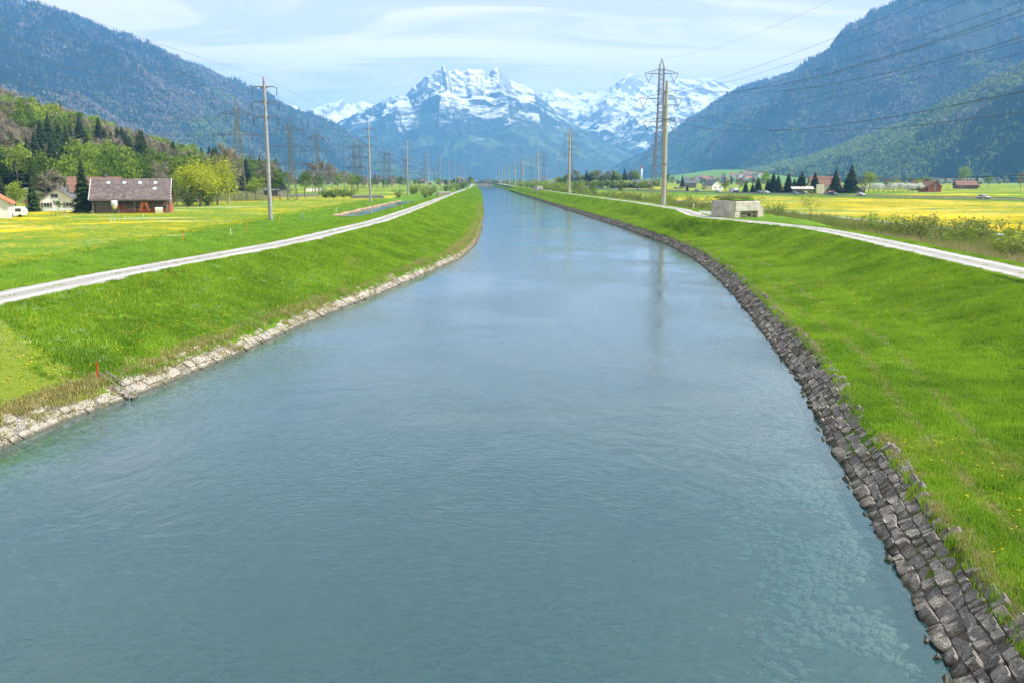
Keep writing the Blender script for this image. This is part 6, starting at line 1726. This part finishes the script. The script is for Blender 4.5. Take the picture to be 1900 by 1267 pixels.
house('barn', 'small dark barn with grey roof in the yellow field left of the pylon', 'barn', bpx(1193, 350) + Vector((0, 6, 0)), rad(-18), 16, 10, 3.8, 3.0, 'x', 'wood_brown', 'roof_slate', .5, chimney=False)
house('barn', 'grey shed in the yellow field right of the pale pole', 'barn', bpx(1283, 349) + Vector((0, 6, 0)), rad(-20), 12, 10, 4, 2.5, 'x', 'wood_grey', 'roof_slate', .5, chimney=False)
house('house', 'small white gabled house with dark roof left of the spruce row', 'house', bpx(1327, 353) + Vector((0, 7, 0)), rad(20), 9, 12, 3.4, 3.6, 'y', 'plaster_white', 'roof_slate', .7, [('f', -2, 1, 1.2, 1.2), ('f', 2, 1, 1.2, 1.2)])
for i, (x0, x1, yb, hh) in enumerate([(1745, 1806, 341.5, 9), (1816, 1860, 341, 8), (1726, 1752, 342, 7)]):
    a, b_ = bpx(x0, yb), bpx(x1, yb); W_ = b_.x - a.x; r = empty('greenhouse', a.lerp(b_, .5)); tag(r, ['long grey arched hall behind the pale leafed tree', 'grey arched hall behind the dark round conifer', 'small grey hall left of the long arched one'][i], 'hall')
    part(r, 'wall', 'plaster_grey', (-W_ / 2, W_ / 2, 0, 60, -.2, hh * .55))
    for k in range(3):
        w3 = W_ / 3; xa = -W_ / 2 + k * w3; ar = [(xa + w3 / 2 - w3 / 2 * math.cos(q * math.pi / 8), hh * .552 + hh * .55 * math.sin(q * math.pi / 8)) for q in range(9)]
        o = MB().prism([(x_, -1, z_) for x_, z_ in ar], (0, 62, 0)).build('roof', 'roof_slate' if k % 2 else 'plaster_grey', r); fixn(o.data)
    for k in range(6): part(r, 'window', 'glass_dark', (-W_ / 2 + W_ * (k + .2) / 6, -W_ / 2 + W_ * (k + .8) / 6, -.06, -.003, 1.0, hh * .4))
# village at the foot of the mountain
vp = []
for i in range(46):
    x_ = TR.uniform(1268, 1412); y_ = 332.5 - (x_ - 1268) * 0.045 + TR.uniform(-5.5, 4.5)
    D_ = 2330 + TR.uniform(-120, 250); q = at_depth(x_, y_, D_)
    s_ = TR.choice([0, 1, 2])
    vp.append((q, s_))
protos_v = []
for s_ in range(3):
    protos_v.append(house('village_house', 'tiny house of the village at the foot of the right mountain', 'house', (0, 0, 0), 0, [11, 14, 9][s_], 9, [6, 5, 7][s_], 4, 'x' if s_ != 2 else 'y', ['plaster_white', 'plaster_white', 'plaster_grey'][s_], ['roof_brown', 'roof_orange', 'roof_brown'][s_], .6, chimney=False, group='houses of the far village'))
    _kids[protos_v[-1].name] = list(protos_v[-1].children)
used = [False] * 3
for q, s_ in vp:
    o = copy_tree(protos_v[s_]) if used[s_] else protos_v[s_]; used[s_] = True
    o.location = q; o.rotation_euler = (0, 0, TR.uniform(-.7, .7)); px_ = project(q)[0]
    wv = 'left end' if px_ < 1316 else ('middle' if px_ < 1364 else 'right end'); dn = ('small', 'long', 'narrow')[s_]; rn_ = ('brown', 'orange', 'dark')[s_]
    tag(o, 'tiny %s house with %s roof at the %s of the far village' % (dn, rn_, wv), 'house', '%s village houses, %s' % (dn, wv))
def village_z(X, Y): return np.clip((Y - 2100) / 400, 0, 2.0) * np.clip((X - 480) / 300, 0, 1) * 20 + 0.6
# ground rising under the village
vx = np.linspace(480, 860, 24); vy = np.linspace(2080, 2900, 14)
VX, VY = np.meshgrid(vx, vy, indexing='ij')
VZ = village_z(VX, VY)
meadow_mat('village_meadow_mat', 0.30)
structure('village_slope', np.stack([VX, VY, VZ], 2).reshape(-1, 3), grid_faces(24, 14), 'village_meadow_mat')
for q, s_ in vp: pass
for o in [o for o in bpy.data.objects if o.name.startswith('village_house')]:
    x_, y_ = o.location.x, o.location.y
    o.location.z = float(village_z(np.array(x_), np.array(y_))) - .2
ch = empty('chimney', bpx(1190, 340)); tag(ch, 'tall thin white chimney with red top beyond the far wood', 'chimney')
s_ = ch.location.y / F
MB().lathe([(1.9 * s_, -1), (1.5 * s_, 26 * s_)], 12).build('shaft', 'metal_white', ch, True); MB().lathe([(1.52 * s_, 26.02 * s_), (1.45 * s_, 31 * s_)], 12).build('top', 'paint_red', ch, True)
for i, (x0, x1, yb, yt) in enumerate([(1020, 1034, 341.5, 333), (977, 992, 341.5, 337), (1105, 1125, 342, 334.5), (1160, 1176, 342, 335), (908, 918, 341, 338), (1034, 1046, 341.5, 336)]):
    a, b_ = bpx(x0, yb), bpx(x1, yb); r = empty('works_building', a.lerp(b_, .5)); W_ = b_.x - a.x; H_ = (yb - yt) * a.y / F
    tag(r, ['white works building left of the second pale pole', 'low white works building before the third pale pole', 'white works building behind the far wood', 'white works building beside the tall chimney', 'tiny white building at the far bridge', 'low pale works building right of a white one'][i], 'building')
    part(r, 'wall', 'plaster_white', (-W_ / 2, W_ / 2, 0, 25, -.2, H_)); part(r, 'roof', 'roof_slate', (-W_ / 2 - .3, W_ / 2 + .3, -.3, 25.3, H_ + .002, H_ + .5))
    for k in range(5): part(r, 'window', 'glass_dark', (-W_ / 2 + W_ * (k + .2) / 5, -W_ / 2 + W_ * (k + .75) / 5, -.06, -.003, H_ * .45, H_ * .75))
cr = empty('tower_crane', bpx(1003, 341.5)); tag(cr, 'distant orange tower crane beside the third pale pole', 'crane'); k = cr.location.y / F
m = MB(); m.beam((0, 0, 0), (0, 0, 11.5 * k), .5 * k); m.build('mast', 'paint_orange', cr); m = MB(); m.beam((-4 * k, 0, 10.8 * k), (14 * k, 0, 10.8 * k), .35 * k); m.beam((0, 0, 11.5 * k), (10 * k, 0, 10.9 * k), .2 * k); m.build('jib', 'paint_orange', cr)
part(cr, 'counterweight', 'concrete_dark', (-4 * k, -2.6 * k, -.4 * k, .4 * k, 9.2 * k, 10.3 * k))
# far bridge
br = empty('road_bridge', (0, 1255, 0)); tag(br, 'low dark road bridge crossing the far end of the canal', 'bridge')
part(br, 'deck', 'concrete_dark', (-22, 52, 0, 9, 3.4, 4.6)); part(br, 'parapet', 'galvanised', (-22, 52, -.15, -.003, 4.0, 5.6))
for x_ in (9, 22): part(br, 'pier', 'concrete', (x_ - .6, x_ + .6, 1, 8, -3, 3.398))
# cattle in the yellow field
def cow_mesh():
    m = MB()
    m.add([], [])
    prof = [(-1.0, .95, .18), (-.9, .95, .36), (-.4, .93, .42), (.2, .92, .43), (.7, .98, .38), (.95, 1.1, .26), (1.25, 1.3, .17), (1.45, 1.28, .15), (1.7, 1.12, .09)]
    n_ = 8
    for x_, z_, r_ in prof:
        for k in range(n_): m.v.append((x_, r_ * .75 * math.cos(k * .7854), z_ + r_ * math.sin(k * .7854)))
    for i in range(len(prof) - 1):
        for k in range(n_): m.f.append((i * n_ + k, i * n_ + (k + 1) % n_, (i + 1) * n_ + (k + 1) % n_, (i + 1) * n_ + k))
    m.f += [tuple(range(n_)), tuple((len(prof) - 1) * n_ + k for k in range(n_))]
    for x_, kx in ((-.75, -.08), (.65, .05)):
        for y_ in (-.22, .22):
            m.beam((x_, y_, .75), (x_ + kx, y_, .38), .13, .08, 6); m.beam((x_ + kx, y_, .38), (x_, y_, -.02), .08, .06, 6)
    m.beam((-1.0, 0, 1.15), (-1.12, 0, .5), .04, .05, 5); m.beam((1.4, .1, 1.4), (1.4, .3, 1.45), .05, .02, 4); m.beam((1.4, -.1, 1.4), (1.4, -.3, 1.45), .05, .02, 4)
    me = m.mesh('cow', 'cow_hide', True); fixn(me)
    return me
cm_ = cow_mesh()
for i, x_ in enumerate((1253, 1257.5, 1262, 1269)):
    o = link('cow', cm_); o.location = at(x_, 352, ZR); o.rotation_euler = (0, 0, TR.uniform(-.5, .5) + (math.pi if i % 2 else 0)); o.scale = (1.3, 1.3, 1.3); tag(o, 'small dark cow grazing in the yellow field beyond the motorway', 'cow', 'cattle in the yellow field')
# two walkers far down the left path
def walker(px, Y, mat, label):
    vs = [(0, 0, .92), (0, 0, 1.15), (0, 0, 1.38), (0, 0, 1.50), (0, 0, 1.62), (0, 0, 1.72), (-.2, 0, 1.36), (-.27, .02, 1.1), (-.26, -.1, .86), (.2, 0, 1.36), (.27, .02, 1.1), (.26, -.12, .88),
          (-.1, 0, .86), (-.11, -.12, .48), (-.11, -.08, .06), (-.11, -.22, .03), (.1, 0, .86), (.11, .1, .48), (.11, .22, .08), (.11, .1, .03)]
    es = [(0, 1), (1, 2), (2, 3), (3, 4), (4, 5), (2, 6), (6, 7), (7, 8), (2, 9), (9, 10), (10, 11), (0, 12), (12, 13), (13, 14), (14, 15), (0, 16), (16, 17), (17, 18), (18, 19)]
    rs_ = [.15, .15, .16, .065, .10, .08, .075, .06, .04, .075, .06, .04, .095, .07, .05, .04, .095, .07, .05, .04]
    me = bpy.data.meshes.new('person'); me.from_pydata(vs, es, []); o = bpy.data.objects.new('person', me); COL.objects.link(o)
    sk = o.modifiers.new('skin', 'SKIN'); o.modifiers.new('sub', 'SUBSURF').levels = 1
    for i, v in enumerate(me.skin_vertices[0].data): v.radius = (rs_[i], rs_[i]); v.use_root = (i == 0)
    me.materials.append(M[mat])
    X_ = float(pl(Y)); o.location = (X_ + px, Y, ZP + .05); tag(o, label, 'person')
walker(-.6, 420, 'cloth_blue', 'tiny walker in dark clothes far down the left gravel path')
walker(.5, 500, 'cloth_red', 'tiny walker in red clothes farthest down the left gravel path')
